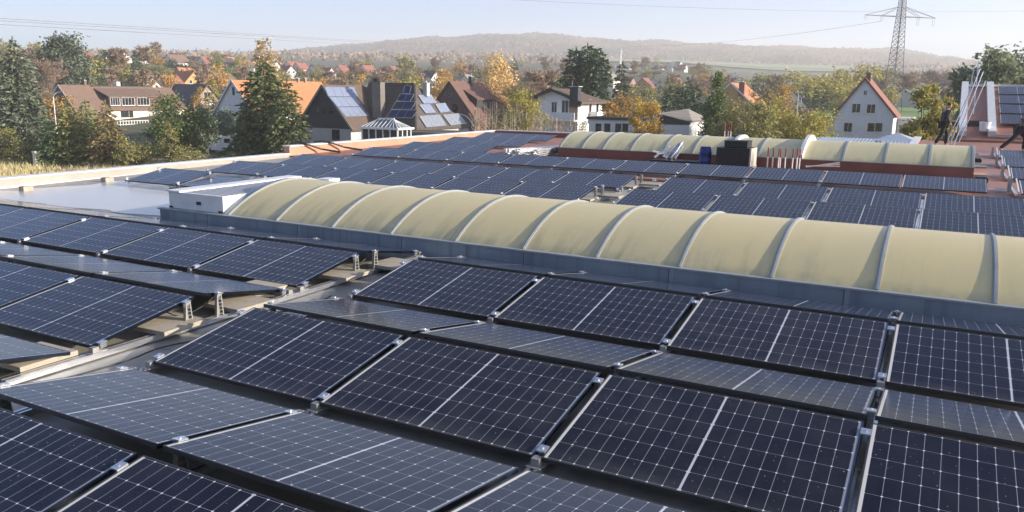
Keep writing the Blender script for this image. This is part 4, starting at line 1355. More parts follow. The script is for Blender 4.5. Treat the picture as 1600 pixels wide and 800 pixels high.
tree_at('conifer_tree', 'left spire of the huge dark cypress clump behind the villa', 899, 76, 130, C_, 66, 'pine', seed=29, dens=1.2, power=.42, card=.5, base=.02, droop=.1)
tree_at('conifer_tree', 'middle spire of the huge dark cypress clump behind the villa', 916, 72, 132, C_, 70, 'pine', seed=30, dens=1.2, power=.42, card=.5, base=.02, droop=.1)
tree_at('conifer_tree', 'right spire of the huge cypress clump behind the villa', 931, 76, 128, C_, 68, 'pine', seed=32, dens=1.2, power=.42, card=.5, base=.02, droop=.1)
tree_at('spruce_tree', 'brownish spruce with a pointed top right of the cypress clump', 970, 100, 140, C_, 56, 'spruce', seed=33, dens=1.1, card=.5)
tree_at('maple_tree', 'round orange brown tree right of the villa balcony', 966, 143, 106, B_, 56, 'amber', seed=34, n=5600, leaf=.28, trunk=.12)
tree_at('maple_tree', 'bright golden tree with thinning leaves before the pale hipped roof', 1010, 140, 92, B_, 52, 'gold', seed=35, n=3600, leaf=.26, trunk=.2, slim=.8, shape='oval')
tree_at('brown_tree', 'dark red brown small tree left of the hipped roof', 1036, 172, 104, B_, 30, 'russet', seed=36, n=900, leaf=.24)
for i, (px, yt, wd_) in enumerate(((1046, 138, 34), (1066, 133, 36), (1088, 136, 34))):
    tree_at('cedar_tree', ['left one of three dark cedars behind the pale hipped roof', 'middle one of three dark cedars behind the pale hipped roof', 'right one of three dark cedars behind the pale hipped roof'][i], px, yt, 128 + 2 * i, C_, wd_, 'pine', seed=50 + i, dens=1.1, power=.35, card=.5, base=.02, group='cedars behind the hipped roof')
tree_at('scots_pine', 'tall uneven green tree with open top right of the pale hipped roof', 1120, 108, 96, B_, 70, 'green', seed=37, n=8000, leaf=.28, trunk=.12, shape='cone', clumps=64, slim=.8)
tree_at('ivy_tree', 'small grey leaved tree at the corner of the hipped roof building', 1112, 190, 90, B_, 26, 'grey', seed=38, n=700, leaf=.18, trunk=.1)
for i, (px, yt, d, wd_, lf, la) in enumerate(((1165, 150, 88, 82, 'olive', 'wide olive green shrub tree right of the tall uneven tree'), (1212, 146, 90, 84, 'yellow', 'wide yellow green shrub tree in the middle of the thicket'), (1262, 156, 86, 78, 'yellow', 'yellow shrub tree at the right end of the thicket by the white gable'), (1190, 162, 82, 60, 'olive', 'low olive thicket shrub just behind the parapet'))):
    tree_at('thicket_tree', la, px, yt, d, B_, wd_, lf, seed=60 + i, n=8000, leaf=.26, trunk=.05, shape='dome', clumps=70)
tree_at('brown_tree', 'small russet tree above the thicket', 1226, 136, 130, B_, 30, 'amber', seed=66, n=900, leaf=.32)
tree_at('hornbeam_tree', 'yellow green columnar tree left of the worker in dark clothes', 1450, 124, 66, B_, 60, 'yellow', seed=67, n=9000, leaf=.27, trunk=.05, shape='oval', clumps=56)
tree_at('hornbeam_tree', 'lower golden columnar tree right behind the worker', 1484, 138, 68, B_, 34, 'yellow', seed=68, n=3200, leaf=.24, trunk=.05, shape='oval')
tree_at('lime_tree', 'big dark green leafy tree behind the leaning rails', 1540, 76, 92, B_, 100, 'grey', seed=69, n=11000, leaf=.48, trunk=.1, clumps=60)
tree_at('lime_tree', 'big lighter green leafy tree at the right picture edge', 1594, 64, 96, B_, 104, 'grey', seed=70, n=11000, leaf=.48, trunk=.1, clumps=60)
tree_at('brown_tree', 'brown shrub tree behind the ridge of the sloping red roof', 1585, 118, 78, B_, 36, 'russet', seed=71, n=900, leaf=.3)
# dark clipped hedge at the left
g0, g1 = ground_pt(-40, 99), ground_pt(68, 99)
t = thing('clipped_hedge', 'dark shaded hedge behind the dry grass at the left edge', 'hedge', g0, 0)
b = MB(); r = random.Random(5); v = g1 - g0
for _ in range(3600):
    q = v * r.random() + Vector((r.uniform(-.7, .7), r.uniform(-.7, .7), r.uniform(0, 2.0)))
    spray(b, q, Vector((r.uniform(-1, 1), r.uniform(-1, 1), r.uniform(-.5, 1))), .3, .2, r)
b.build('foliage', LM['pine'], t)
b = MB()
for q in range(9): b.tube([v * (q / 8), v * (q / 8) + Vector((0, 0, 1.6))], .05, 5)
b.build('stem', M['bark'], t)
# ---------------------------------------------------------------- houses
HM = {
    'white': M['white_paint'], 'cream': pmat('cream_render', (.8, .75, .6), (.72, .67, .53), scale=1, rough=.8), 'tan': pmat('tan_brick', (.36, .25, .18), (.28, .19, .14), scale=3, rough=.85),
    'slate_cl': pmat('dark_slate_cladding', (.04, .042, .05), (.028, .03, .036), scale=4, rough=.6), 'stack': pmat('dark_chimney_render', (.2, .18, .155), (.15, .135, .12), scale=2, rough=.85), 'brick': pmat('brown_brick', (.2, .12, .1), (.15, .09, .075), scale=3, rough=.85),  # chimney render is one even, darkened grey-brown
    'ochre': pmat('ochre_render', (.55, .34, .14), (.46, .28, .11), scale=1, rough=.8), 'grey': pmat('grey_render', (.5, .5, .5), (.42, .42, .43), scale=1, rough=.8),
    'r_orange': tile_mat('orange_clay_tiles', (.54, .235, .1), (.42, .165, .075)), 'r_red': tile_mat('red_clay_tiles', (.33, .135, .095), (.25, .1, .075)), 'r_brown': tile_mat('brown_tiles', (.22, .14, .1), (.155, .1, .075)),
    'r_red2': tile_mat('weathered_red_tiles', (.3, .12, .085), (.22, .09, .07)), 'r_dark': tile_mat('dark_slate_tiles', (.075, .068, .062), (.05, .046, .045), pitch=.35), 'r_rust': tile_mat('rust_brown_tiles', (.185, .1, .078), (.135, .072, .058)), 'r_grey': tile_mat('grey_roof_sheet', (.3, .27, .235), (.22, .2, .175), pitch=.6),
    'r_shade': tile_mat('shade_darkened_tiles', (.1, .08, .066), (.07, .056, .048), pitch=.35), 'r_navy': tile_mat('navy_slates', (.05, .06, .085), (.035, .042, .06)), 'r_umber': tile_mat('umber_tiles', (.15, .105, .075), (.1, .072, .055), pitch=.35),  # wing tiles: darker umber, shade of its slope put into the colour
    'trim': M['white_paint'], 'dark': M['black'],
}


def window(parent, face, c, w, h, frame='white', pw=2, depth=.06):
    """face '-y' or '+x' ; c = centre on the wall surface (local)"""
    x, y, z = c; b = MB(); e = .07; g = MB()

    def bx(bb, a0, a1, z0, z1, o0, o1):
        if face == '-y': bb.box(x + a0, x + a1, y - o1, y - o0, z + z0, z + z1)
        elif face == '+x': bb.box(x + o0, x + o1, y + a0, y + a1, z + z0, z + z1)
        else: bb.box(x - o1, x - o0, y + a0, y + a1, z + z0, z + z1)
    bx(b, -w / 2, -w / 2 + e, -h / 2, h / 2, .003, depth); bx(b, w / 2 - e, w / 2, -h / 2, h / 2, .003, depth)
    bx(b, -w / 2 + e, w / 2 - e, h / 2 - e, h / 2, .003, depth); bx(b, -w / 2 + e, w / 2 - e, -h / 2, -h / 2 + e, .003, depth)
    for q in range(1, pw):
        xx = -w / 2 + w * q / pw; bx(b, xx - .025, xx + .025, -h / 2 + e, h / 2 - e, .003, depth - .01)
    bx(b, -w / 2 - .06, w / 2 + .06, -h / 2 - .06, -h / 2 - .002, .003, depth + .08)
    o = b.build('window', HM[frame] if frame in HM else M[frame], parent)
    bx(g, -w / 2 + e, w / 2 - e, -h / 2 + e, h / 2 - e, .006, .02)
    g.build('pane', M['glass'], o)
    return o


def chimney(roof, x, y, z0, z1, w=.5, mat='brick', cap=True):
    b = MB(); b.box(x - w / 2, x + w / 2, y - w / 2, y + w / 2, z0, z1); b.build('chimney', HM[mat] if mat in HM else M[mat], roof)
    if cap:
        b = MB(); b.box(x - w / 2 - .06, x + w / 2 + .06, y - w / 2 - .06, y + w / 2 + .06, z1 + .002, z1 + .08); b.lathe([(w * .2, z1 + .08), (w * .2, z1 + .32)], (x, y, 0), 8); b.build('chimney_cap', HM['grey'], roof)


def gable_house(name, label, x, y0, ln, hw, zg, ze, zr_, wall, roof, ov=.45, th=.22, group=None, hwl=None, trim='trim'):
    """ridge runs along +y from the front gable at y0; local origin at the gable centre on the ground"""
    t = thing(name, label, 'house', (x, y0, zg), 0, group)
    he, hr = ze - zg, zr_ - zg; hl = hwl or hw
    b = MB(); b.prism([(-hl, 0, 0), (hw, 0, 0), (hw, 0, he), (0, 0, hr), (-hl, 0, he)], (0, 0, 0), (0, ln, 0)); b.build('wall', HM[wall], t)
    b = MB()
    for s, w_ in ((-1, hl), (1, hw)):
        k = (hr - he) / w_
        e = Vector((s * (w_ + ov), 0, he - k * ov + .03)); r_ = Vector((0, 0, hr + .03)); u_ = Vector((0, 0, th))
        b.prism([e, r_, r_ + u_, e + u_], (0, -ov * .6, 0), (0, ln + ov * .6, 0))
    ro = b.build('roof', HM[roof], t)
    b = MB()
    for s, w_ in ((-1, hl), (1, hw)):
        k = (hr - he) / w_
        b.bar((s * (w_ + ov), -ov * .6 - .03, he - k * ov + .12), (0, -ov * .6 - .03, hr + .14), .05, .26)
    b.build('bargeboard', HM[trim], ro)
    return t, ro


def roof_modules(name, label, o, ux, uy, nx, w, l, frame, group, cellmat):
    """a strip of roof modules: o corner, ux along, uy up slope"""
    t = thing(name, label, 'solar panel', o, 0, group)
    ux = Vector(ux).normalized(); uy = Vector(uy).normalized(); n = ux.cross(uy)
    b = MB(); f = MB()
    for q in range(nx):
        a = ux * (q * w / nx + .03); c = ux * ((q + 1) * w / nx - .03); 
        b.prism([a + uy * .03, c + uy * .03, c + uy * (l - .03), a + uy * (l - .03)], n * .02, n * .055)
    for p, q in ((ux * 0, ux * w), (uy * l, uy * l + ux * w)): f.bar(p + n * .04, q + n * .04, .06, .06, up=n)
    for q in range(nx + 1): f.bar(ux * (q * w / nx) + n * .04, ux * (q * w / nx) + uy * l + n * .04, .035 if 0 < q < nx else .06, .06, up=n)
    b.build('cell_glass', cellmat, t); f.build('frame', frame, t)
    return t


oldcell = pmat('blue_polycrystal', (.26, .29, .38), (.19, .22, .31), scale=3, rough=.18, spec=.6, coat=.6)
darkcell = pmat('dark_blue_modules', (.02, .028, .09), (.013, .018, .06), scale=3, rough=.2, spec=.5)
collector = pmat('grey_collector_glass', (.26, .29, .32), (.2, .22, .25), scale=2, rough=.2, spec=.6, coat=.4)

# --- dark slate clad house with the old solar modules
DS = 105
A = deep(505, 135, DS); zg = -7.0
eR = on_y(548, 198, A.y); hw = eR.x - A.x
rend = on_x(586, 133, A.x).y - A.y
hs, ro = gable_house('slate_house', 'dark slate clad house with solar modules and a white lower storey', A.x, A.y, rend + 9, hw, zg, eR.z, A.z, 'slate_cl', 'r_umber', ov=.5, trim='r_grey')
zl = on_y(500, 200, A.y).z - zg
b = MB(); b.box(-hw - .012, hw + .012, -.02, rend - .5, 0, zl); b.build('lower_wall', HM['grey'], hs)
wc = on_y(525, 210, A.y); window(hs, '-y', (wc.x - A.x, -.02, wc.z - zg), 1.25, 1.25, 'dark', 2)
for px in (497, 507, 517):
    wc = on_y(px, 172, A.y); window(hs, '-y', (wc.x - A.x, 0, wc.z - zg), .75, .9, 'dark', 1)
# main cross wing with a hipped end
fy_ = on_x(578, 196, A.x + hw).y; fc = on_y(650, 203, fy_); yb = on_x(738, 191, fc.x).y
ym = fc.y + (A.z - fc.z) / 1.22; Hh = on_y(648, 131, ym)
hx = Hh.x - A.x; hz = Hh.z - zg
cx0, cx1 = hw * .2, fc.x - A.x; cy0, cy1 = fc.y - A.y, yb - A.y; he = eR.z - zg; cm = ym - A.y; he = fc.z - zg
b = MB(); b.box(cx0, cx1 - .35, cy0 + .35, cy1 - .35, 0, he - .05); b.build('wing_wall', HM['grey'], hs)
b = MB(); d_ = .12
b.add([(cx0, cy0, he), (cx1, cy0, he), (cx1, cy1, he), (cx0, cy1, he), (cx0, cm, hz), (hx, cm, hz),
       (cx0, cy0, he - d_), (cx1, cy0, he - d_), (cx1, cy1, he - d_), (cx0, cy1, he - d_)],
      [(0, 1, 5, 4), (1, 2, 5), (2, 3, 4, 5), (0, 6, 7, 1), (1, 7, 8, 2), (2, 8, 9, 3), (6, 9, 8, 7), (0, 4, 3, 9, 6)])
ro2 = b.build('wing_roof', HM['r_shade'], hs)
b = MB(); b.bar((hx, cm, hz + .05), (cx1, cy0, he + .05), .22, .1); b.bar((cx0, cm, hz + .06), (hx, cm, hz + .06), .25, .1); b.build('ridge_tiles', HM['r_dark'], ro2)
cp0 = on_y(581, 128, A.y + cy0 + 1.0); cp1 = on_y(594, 128, A.y + cy0 + 1.0); cw = cp1.x - cp0.x
b = MB(); b.box(cp0.x - A.x, cp1.x - A.x, cy0 + 1.0, cy0 + 2.0, he - 1, cp0.z - zg); b.build('chimney', HM['stack'], ro2)
b = MB(); b.box(cp0.x - A.x - .1, cp1.x - A.x + .1, cy0 + .9, cy0 + 2.1, cp0.z - zg + .002, cp0.z - zg + .1); b.lathe([(.3, 0), (.45, .35), (.1, .5)], (cp0.x - A.x + .4, cy0 + 1.4, cp0.z - zg + .1), 10); b.build('chimney_cap', HM['dark'], ro2)
chimney(ro2, hx + 1.0, cm + 1.2, hz - 1.6, hz + .1, .7, 'grey')
# modules on the lit left slope: three strips
k = (A.z - eR.z) / hw; up = Vector((-1, 0, k)).normalized()
P0 = lambda px, py: None


def on_slope(px, py, p0, nrm):
    r = ray(px, py); return CAM + r * ((Vector(p0) - CAM).dot(nrm) / r.dot(nrm))


nS = Vector((k, 0, 1)).normalized(); pS = Vector((A.x, A.y, A.z + .27))
for i, (q0, q1, q2, la) in enumerate((((513, 151), (557, 148), (507, 136), 'top strip of old blue modules on the slate house'), ((527, 167), (566, 164), (514, 152), 'middle strip of old blue modules on the slate house'), ((540, 183), (577, 180), (528, 168), 'bottom strip of old blue modules on the slate house'))):
    a, c, d = (on_slope(*q, pS, nS) for q in (q0, q1, q2))
    roof_modules('roof_module_strip', la, a, (0, 1, 0), (d - a), 4, (c - a).length, (d - a).length, M['alu'], 'old modules on the slate house', oldcell)
# raised modules on the shaded slope
nW = Vector((0, -(hz - he) / (cm - cy0), 1)).normalized(); pW = Vector((fc.x, fc.y, fc.z + .35))
for i, (q0, q1, q2, la) in enumerate((((630, 146), (640, 147), (633, 134), 'top raised blue module on the shaded slope of the slate house'), ((620, 158), (641, 159), (626, 147), 'second raised blue module on the shaded slope of the slate house'), ((612, 171), (643, 171), (619, 159), 'third raised blue module on the shaded slope of the slate house'), ((604, 184), (644, 185), (612, 172), 'lowest raised blue module on the shaded slope of the slate house'))):
    a, c, d = (on_slope(*q, pW, nW) for q in (q0, q1, q2))
    roof_modules('raised_module', la, a, c - a, d - a, [1, 2, 2, 3][i], (c - a).length, (d - a).length, M['alu'], 'raised modules on the slate house', darkcell)
# hip end
nH = (Vector((cx1 - hx, cy1 - cm, he - hz)).cross(Vector((cx1 - hx, cy0 - cm, he - hz)))).normalized()
if nH.x < 0: nH = -nH
pH = Vector((A.x + cx1, A.y + cy0, fc.z)) + nH * .1
for i, (q0, q1, q2, nn, la, mt_) in enumerate((((662, 162), (682, 161), (653, 149), 4, 'uppermost module field on the sunny hip of the slate house', oldcell), ((665, 177), (681, 176), (655, 164), 3, 'left module of the middle pair on the sunny hip', oldcell), ((688, 176), (703, 174), (680, 163), 3, 'right module of the middle pair on the sunny hip', oldcell),
        ((666, 199), (697, 196), (655, 182), 6, 'large grey collector at the lower left of the sunny hip', collector), ((704, 196), (728, 193), (692, 180), 5, 'large grey collector at the lower right of the sunny hip', collector))):
    a, c, d = (on_slope(*q, pH, nH) for q in (q0, q1, q2))
    roof_modules('hip_module', la, a, c - a, d - a, nn, (c - a).length, (d - a).length, M['alu'], 'modules on the hip', mt_)
# conservatory
c0 = deep(566, 212, 88); zc0 = -7
xr = on_y(621, 212, c0.y).x; wid = xr - c0.x; dep = 2.4
t = thing('conservatory', 'white glazed conservatory with a hipped glass roof beside the slate house', 'conservatory', (c0.x, c0.y, zc0))
ze_ = on_y(566, 201, c0.y).z - zc0; zt_ = on_y(600, 186, c0.y + dep / 2).z - zc0
b = MB()
for q in range(6):
    xx = wid * q / 5
    b.box(xx - .07, xx + .07, -.07, .07, 0, ze_)
    b.box(xx - .07, xx + .07, dep - .07, dep + .07, 0, ze_)
for yy in (dep * .35, dep * .7): b.box(wid - .07, wid + .07, yy - .06, yy + .06, 0, ze_); b.box(-.07, .07, yy - .06, yy + .06, 0, ze_)
b.build('post', M['white_paint'], t)
b = MB(); b.box(-.3, wid + .3, -.3, dep + .3, ze_ + .002, ze_ + .22); b.build('eaves_beam', M['white_paint'], t)
zz0 = ze_ + .24; r0, r1 = wid * .27, wid * .73
b = MB()
for q in range(10):
    x_ = wid * q / 9; xt = min(max(x_, r0), r1)
    for y_ in (0, dep): b.bar((x_, y_, zz0), (xt, dep / 2, zt_), .06, .06)
for y_ in (dep * .25, dep * .5, dep * .75): b.bar((0, y_, zz0), (r0, dep / 2, zt_), .08, .08); b.bar((wid, y_, zz0), (r1, dep / 2, zt_), .08, .08)
b.bar((r0, dep / 2, zt_ + .05), (r1, dep / 2, zt_ + .05), .14, .14); b.build('roof_bars', M['white_paint'], t)
rg = pmat('conservatory_roof_glass', (.16, .2, .21), (.1, .13, .14), scale=2, rough=.12, spec=.7)
b = MB(); b.add([(0, 0, zz0 - .02), (wid, 0, zz0 - .02), (wid, dep, zz0 - .02), (0, dep, zz0 - .02), (r0, dep / 2, zt_ - .06), (r1, dep / 2, zt_ - .06)], [(0, 1, 5, 4), (1, 2, 5), (2, 3, 4, 5), (3, 0, 4)]); b.build('roof_glass', rg, t)
b = MB(); b.box(.1, wid - .1, .02, .04, .6, ze_ - .02); b.box(wid - .04, wid - .02, .1, dep - .1, .6, ze_ - .02); b.build('side_glass', M['glass'], t)
b = MB(); b.box(0, wid, -.02, .0, 0, .58); b.build('sill_panel', M['white_paint'], t)
# flat roofed lean-to between conservatory and hip
p0 = deep(640, 203, 92); b = MB()
t = thing('flat_garage', 'low flat roofed garage before the sunny hip of the slate house', 'garage', (p0.x, p0.y, -7))
w2 = on_y(742, 196, p0.y).x - p0.x
b.box(0, w2, 0, 5, 0, p0.z + 6.6); b.build('wall', HM['tan'], t)
b = MB(); b.box(-.3, w2 + .3, -.3, 5.3, p0.z + 6.602, p0.z + 6.85); b.build('roof', HM['r_grey'], t)
b = MB(); b.bar((.4, .6, p0.z + 6.95), (w2 - 1, 1.2, p0.z + 6.95), .2, .15); b.build('loose_board', M['wood'], t)
b = MB()
pp = [on_y(*q, p0.y + 1.0) for q in ((717, 178), (728, 181), (736, 189), (740, 197))]
b.tube([(p.x - p0.x, 1.0, p.z + 7) for p in pp], .05, 6); b.build('hoop_pipe', M['alu'], t)

# --- orange roofed house
A = deep(363, 127, 135); y_end = on_x(500, 125, A.x).y; eL = on_y(345, 174, A.y); hw = 4.6
hs, ro = gable_house('orange_house', 'white gabled house with a bright orange tiled roof behind the big fir', A.x, A.y, y_end - A.y, hw, -7, A.z - 5.2, A.z, 'white', 'r_orange')
wc = on_y(365, 143, A.y); b = MB(); b.box(wc.x - A.x - .25, wc.x - A.x + .25, -.06, -.003, wc.z + 6.4, wc.z + 7.7); b.build('shutter', HM['dark'], hs)
for px in (465, 476):
    p = on_x(px, 124, A.x); chimney(ro, 0.1, p.y - A.y, A.z + 6.8, A.z + 7.7, .45, 'tan')
# --- brown gabled house
A = deep(703, 129, 128); hw = on_y(745, 190, A.y).x - A.x; y_end = on_x(768, 128, A.x).y
hs, ro = gable_house('brown_house', 'brown brick house with a red brown tiled roof and a slanted dormer', A.x, A.y, y_end - A.y, hw, -7, on_y(745, 190, A.y).z, A.z, 'brick', 'r_rust', trim='r_umber')
for px, py in ((704, 148), (711, 168)):
    wc = on_y(px, py, A.y); window(hs, '-y', (wc.x - A.x, 0, wc.z + 7), 1.0, 1.1, 'dark', 1)
k = (A.z - on_y(745, 190, A.y).z) / hw; nS = Vector((k, 0, 1)).normalized(); pS = Vector((A.x, A.y, A.z + .25))
a = on_slope(742, 165, pS, nS); e = on_slope(725, 142, pS, nS); c = on_slope(768, 160, pS, nS)
b = MB(); xa, xb = e.x - A.x, a.x - A.x + .6; ya, yb_ = a.y - A.y, a.y - A.y + 5
za, zb_ = e.z + 7, a.z + 7 + .9
b.prism([(xa, ya, za + .05), (xb, ya, zb_), (xb, ya, zb_ + .15), (xa, ya, za + .2)], (0, -.3, 0), (0, 5.3, 0)); b.build('dormer_roof', HM['r_rust'], ro)
b = MB(); b.prism([(xa, ya, za), (xb - .2, ya, zb_ + .05), (xb - .2, ya, zb_ - 1.3)], (0, 0, 0), (0, 5, 0)); b.build('dormer_wall', HM['slate_cl'], ro)
p = on_x(733, 128, A.x); chimney(ro, .3, p.y - A.y, A.z + 6.4, A.z + 8.0, .55, 'slate_cl')
# --- white villa
c = deep(903, 172, 110); yl = c.y
xl_ = on_y(840, 160, yl).x; yr = on_x(941, 160, c.x).y
ze_ = on_y(903, 158, yl).z; ap = on_y(864, 138, yl); wl = ap.x
t = thing('white_villa', 'white villa with a brown hipped roof, grey chimney and white balconies', 'house', (xl_, yl, -7))
W2, Dp = c.x - xl_, yr - yl; H_ = ze_ + 7; rx = ap.x - xl_; rz = ap.z + 7
b = MB(); b.prism([(0, 0, 0), (W2, 0, 0), (W2, 0, H_), (rx, 0, rz - .3), (0, 0, on_y(842, 151, yl).z + 7)], (0, 0, 0), (0, Dp, 0)); b.build('wall', HM['white'], t)
zlft = on_y(838, 152, yl).z + 7
b = MB(); ov = .9; hx2 = Dp - 3
b.add([(-ov, -ov, zlft - .1), (rx, -ov, rz), (W2 + ov, -ov, H_ - .15), (W2 + ov, Dp + ov, H_ - .15), (rx, hx2, rz), (-ov, Dp + ov, zlft - .1),
       (-ov, -ov, zlft - .32), (rx, -ov, rz - .24), (W2 + ov, -ov, H_ - .38), (W2 + ov, Dp + ov, H_ - .38), (-ov, Dp + ov, zlft - .32)],
      [(0, 1, 4, 5), (1, 2, 3, 4), (3, 5, 4), (0, 6, 7, 1), (1, 7, 8, 2), (2, 8, 9, 3), (3, 9, 10, 5), (5, 10, 6, 0), (6, 10, 9, 8, 7)])
ro = b.build('roof', HM['r_umber'], t)
b = MB(); b.bar((-ov, -ov - .03, zlft - .2), (rx, -ov - .03, rz - .1), .05, .3); b.bar((rx, -ov - .03, rz - .1), (W2 + ov, -ov - .03, H_ - .25), .05, .3); b.build('bargeboard', HM['dark'], ro)
cp = on_y(897, 150, yl - .4); b = MB(); b.box(cp.x - xl_ - .6, cp.x - xl_ + .6, -.5, .6, H_ - .8, on_y(897, 137, yl).z + 7); b.build('chimney', HM['slate_cl'], ro)
zc_ = on_y(897, 137, yl).z + 7
b = MB(); b.box(cp.x - xl_ - .75, cp.x - xl_ + .75, -.65, .75, zc_ + .1, zc_ + .2); b.tube([(cp.x - xl_ - .5, 0, zc_), (cp.x - xl_ - .5, 0, zc_ + .9)], .03, 5); b.build('chimney_cap', HM['grey'], ro)
b = MB(); zf = on_y(880, 186, yl).z + 7; zb0 = on_y(880, 176, yl).z + 7
x0b = on_y(858, 180, yl).x - xl_
b.box(x0b, W2 + .05, -1.3, -1.18, zf - 1.0 + .9, zb0 + .05); b.box(x0b, x0b + .1, -1.18, -.003, zf - .1, zb0 + .05); b.box(x0b, W2 + .05, -1.3, -.003, zf - .25, zf - .12); b.build('balcony', HM['white'], t)
b = MB(); y0b = on_x(920, 178, c.x).y - yl; b.box(W2 + 1.2, W2 + 1.3, y0b, Dp + .6, zf - .1, zb0 + .1); b.box(W2 + .003, W2 + 1.2, y0b, y0b + .1, zf - .1, zb0 + .1); b.box(W2 + .003, W2 + 1.3, y0b, Dp + .6, zf - .28, zf - .12); b.build('balcony', HM['white'], t)
b = MB(); b.box(W2 - 1.6, W2 - .02, -.012, -.002, zf, H_ - .1); b.build('timber_panel', HM['tan'], t)
for px, w_, h_ in ((866, .9, 1.6), (883, 1.1, 2.0)):
    wc = on_y(px, 168, yl); window(t, '-y', (wc.x - xl_, 0, wc.z + 7), w_, h_, 'white', 2)
for px in (922, 933):
    wc = on_x(px, 167, c.x); window(t, '+x', (W2, wc.y - yl, wc.z + 7), 1.0, 2.0, 'white', 1)
# --- white flat annex
c = deep(986, 192, 100); x0_ = on_y(920, 192, c.y).x
t = thing('flat_annex', 'long low white annex with a dark flat roof edge and four small windows', 'building', (x0_, c.y, -7))
wz = on_y(986, 188, c.y).z + 7
b = MB(); b.box(0, c.x - x0_, 0, 6, 0, wz); b.build('wall', HM['white'], t)
b = MB(); b.box(-.25, c.x - x0_ + .25, -.25, 6.2, wz + .002, wz + .3); b.build('roof', HM['slate_cl'], t)
for px in (935, 949, 966, 977):
    wc = on_y(px, 199, c.y); window(t, '-y', (wc.x - x0_, 0, wc.z + 7), .75, .95, 'dark', 1)
# --- hipped white garage
c = deep(1077, 200, 98); x0_ = on_y(1032, 200, c.y).x; y1_ = on_x(1101, 200, c.x).y
W2, Dp = c.x - x0_, y1_ - c.y
t = thing('hipped_garage', 'white building with a shallow pale grey hipped roof and dark fascia', 'building', (x0_, c.y, -7))
wz = on_y(1055, 194, c.y).z + 7
b = MB(); b.box(0, W2, 0, Dp, 0, wz); b.build('wall', HM['white'], t)
apx = on_y(1074, 170, c.y + Dp * .5); ra = apx.x - x0_
lft = on_y(1046, 176, c.y)
b = MB(); ov = .45; zt_ = apx.z + 7; zl_ = wz + .02
b.add([(-ov, -ov, zl_ + 1.25), (W2 + ov, -ov, zl_ + .3), (W2 + ov, Dp + ov, zl_ + .45), (-ov, Dp + ov, zl_ + 1.2), (ra, Dp * .55, zt_)], [(0, 1, 4), (1, 2, 4), (2, 3, 4), (3, 0, 4)]); 
b.add([(-ov, -ov, zl_ + 1.24), (W2 + ov, -ov, zl_ + .29), (W2 + ov, Dp + ov, zl_ + .44), (-ov, Dp + ov, zl_ + 1.19)], [(3, 2, 1, 0)])
ro = b.build('roof', HM['r_grey'], t)
b = MB(); b.prism([(-.05, -.06, zl_ - .05), (W2 + .05, -.06, zl_ - .05), (W2 + .05, -.06, zl_ + .24), (-.05, -.06, zl_ + 1.12)], (0, -.04, 0), (0, .04, 0)); b.build('fascia', HM['slate_cl'], ro)
b = MB(); b.prism([(W2 + .04, 0, zl_ - .03), (W2 + .04, Dp, zl_ - .03), (W2 + .04, Dp, zl_ + .38), (W2 + .04, 0, zl_ + .24)], (0, 0, 0), (.05, 0, 0)); b.build('side_fascia', HM['grey'], ro)
# --- white gable house at the right
A = deep(1352, 122, 112); eR = on_y(1401, 180, A.y); eL = on_y(1301, 181, A.y)
hs, ro = gable_house('white_gable_house', 'white house with a tall plain gable and dark red roof before the pylon', A.x, A.y, 11, eR.x - A.x - .35, -7, eR.z, A.z - .2, 'white', 'r_red2', ov=.35, trim='r_red2', hwl=A.x - eL.x - .35)
for px, py, w_, h_ in ((1352, 145, .5, .75), (1338, 169, 1.15, 1.3), (1361, 170, 1.15, 1.3), (1325, 199, 1.15, 1.35)):
    wc = on_y(px, py, A.y); window(hs, '-y', (wc.x - A.x, 0, wc.z + 7), w_, h_, 'white', 2)
for px in (1361, 1373):
    wc = on_y(px, 199, A.y); window(hs, '-y', (wc.x - A.x, 0, wc.z + 7), 1.0, 1.3, 'white', 1)
p = on_y(1360, 120, A.y + 2); chimney(ro, p.x - A.x - .25, 2.2, A.z + 6.2, A.z + 7.75, .6, 'brick', True)
p = deep(1402, 186, 118); b = MB(); w2 = on_y(1426, 186, p.y).x - p.x
t = thing('flat_extension', 'grey flat roofed extension right of the white gable', 'building', (p.x, p.y, -7))
b.box(0, w2, 0, 4, 0, p.z + 7); b.build('wall', HM['grey'], t); b = MB(); b.box(-.2, w2 + .2, -.2, 4.2, p.z + 7.002, p.z + 7.25); b.build('roof', HM['white'], t)
# low metal roofs just behind the parapet
p = deep(1275, 211, 60); pr_ = on_y(1416, 217, p.y)
t = thing('metal_shed', 'low shed with a bluish ribbed metal roof behind the right parapet', 'shed', (p.x, p.y, -7))
zz = (p.z + pr_.z) / 2 + 7; wv = pr_.x - p.x + 2.5
b = MB(); b.box(0, wv, .2, 4, 0, zz - .55); b.build('wall', HM['grey'], t)
rib_m = pmat('blue_grey_trapezoid_sheet', (.42, .47, .55), (.34, .39, .46), scale=2, rough=.45)
b = MB(); b.prism([(-.3, 0, zz - .5), (wv, 0, zz - .5), (wv, 4.2, zz - .3), (-.3, 4.2, zz - .3)], (0, 0, -.05), (0, 0, 0))
for q in range(int(wv / .25)): b.bar((q * .25, 0, zz - .49), (q * .25, 4.2, zz - .29), .07, .03)
b.build('roof', rib_m, t)
p = deep(1398, 221, 52); w2 = on_y(1433, 221, p.y).x - p.x
t = thing('tent_roof', 'pale shallow pyramid roof of a pavilion right of the metal shed', 'pavilion', (p.x, p.y, -7)); zz = p.z + 7
x0_ = on_y(1364, 221, p.y).x - p.x
b = MB(); b.add([(x0_, 0, zz), (w2, 0, zz), (w2, 4, zz), (x0_, 4, zz), ((x0_ + w2) / 2, 2, on_y(1398, 207, p.y + 2).z + 7)], [(0, 1, 4), (1, 2, 4), (2, 3, 4), (3, 0, 4), (3, 2, 1, 0)]); b.build('roof', rib_m, t)
b = MB()
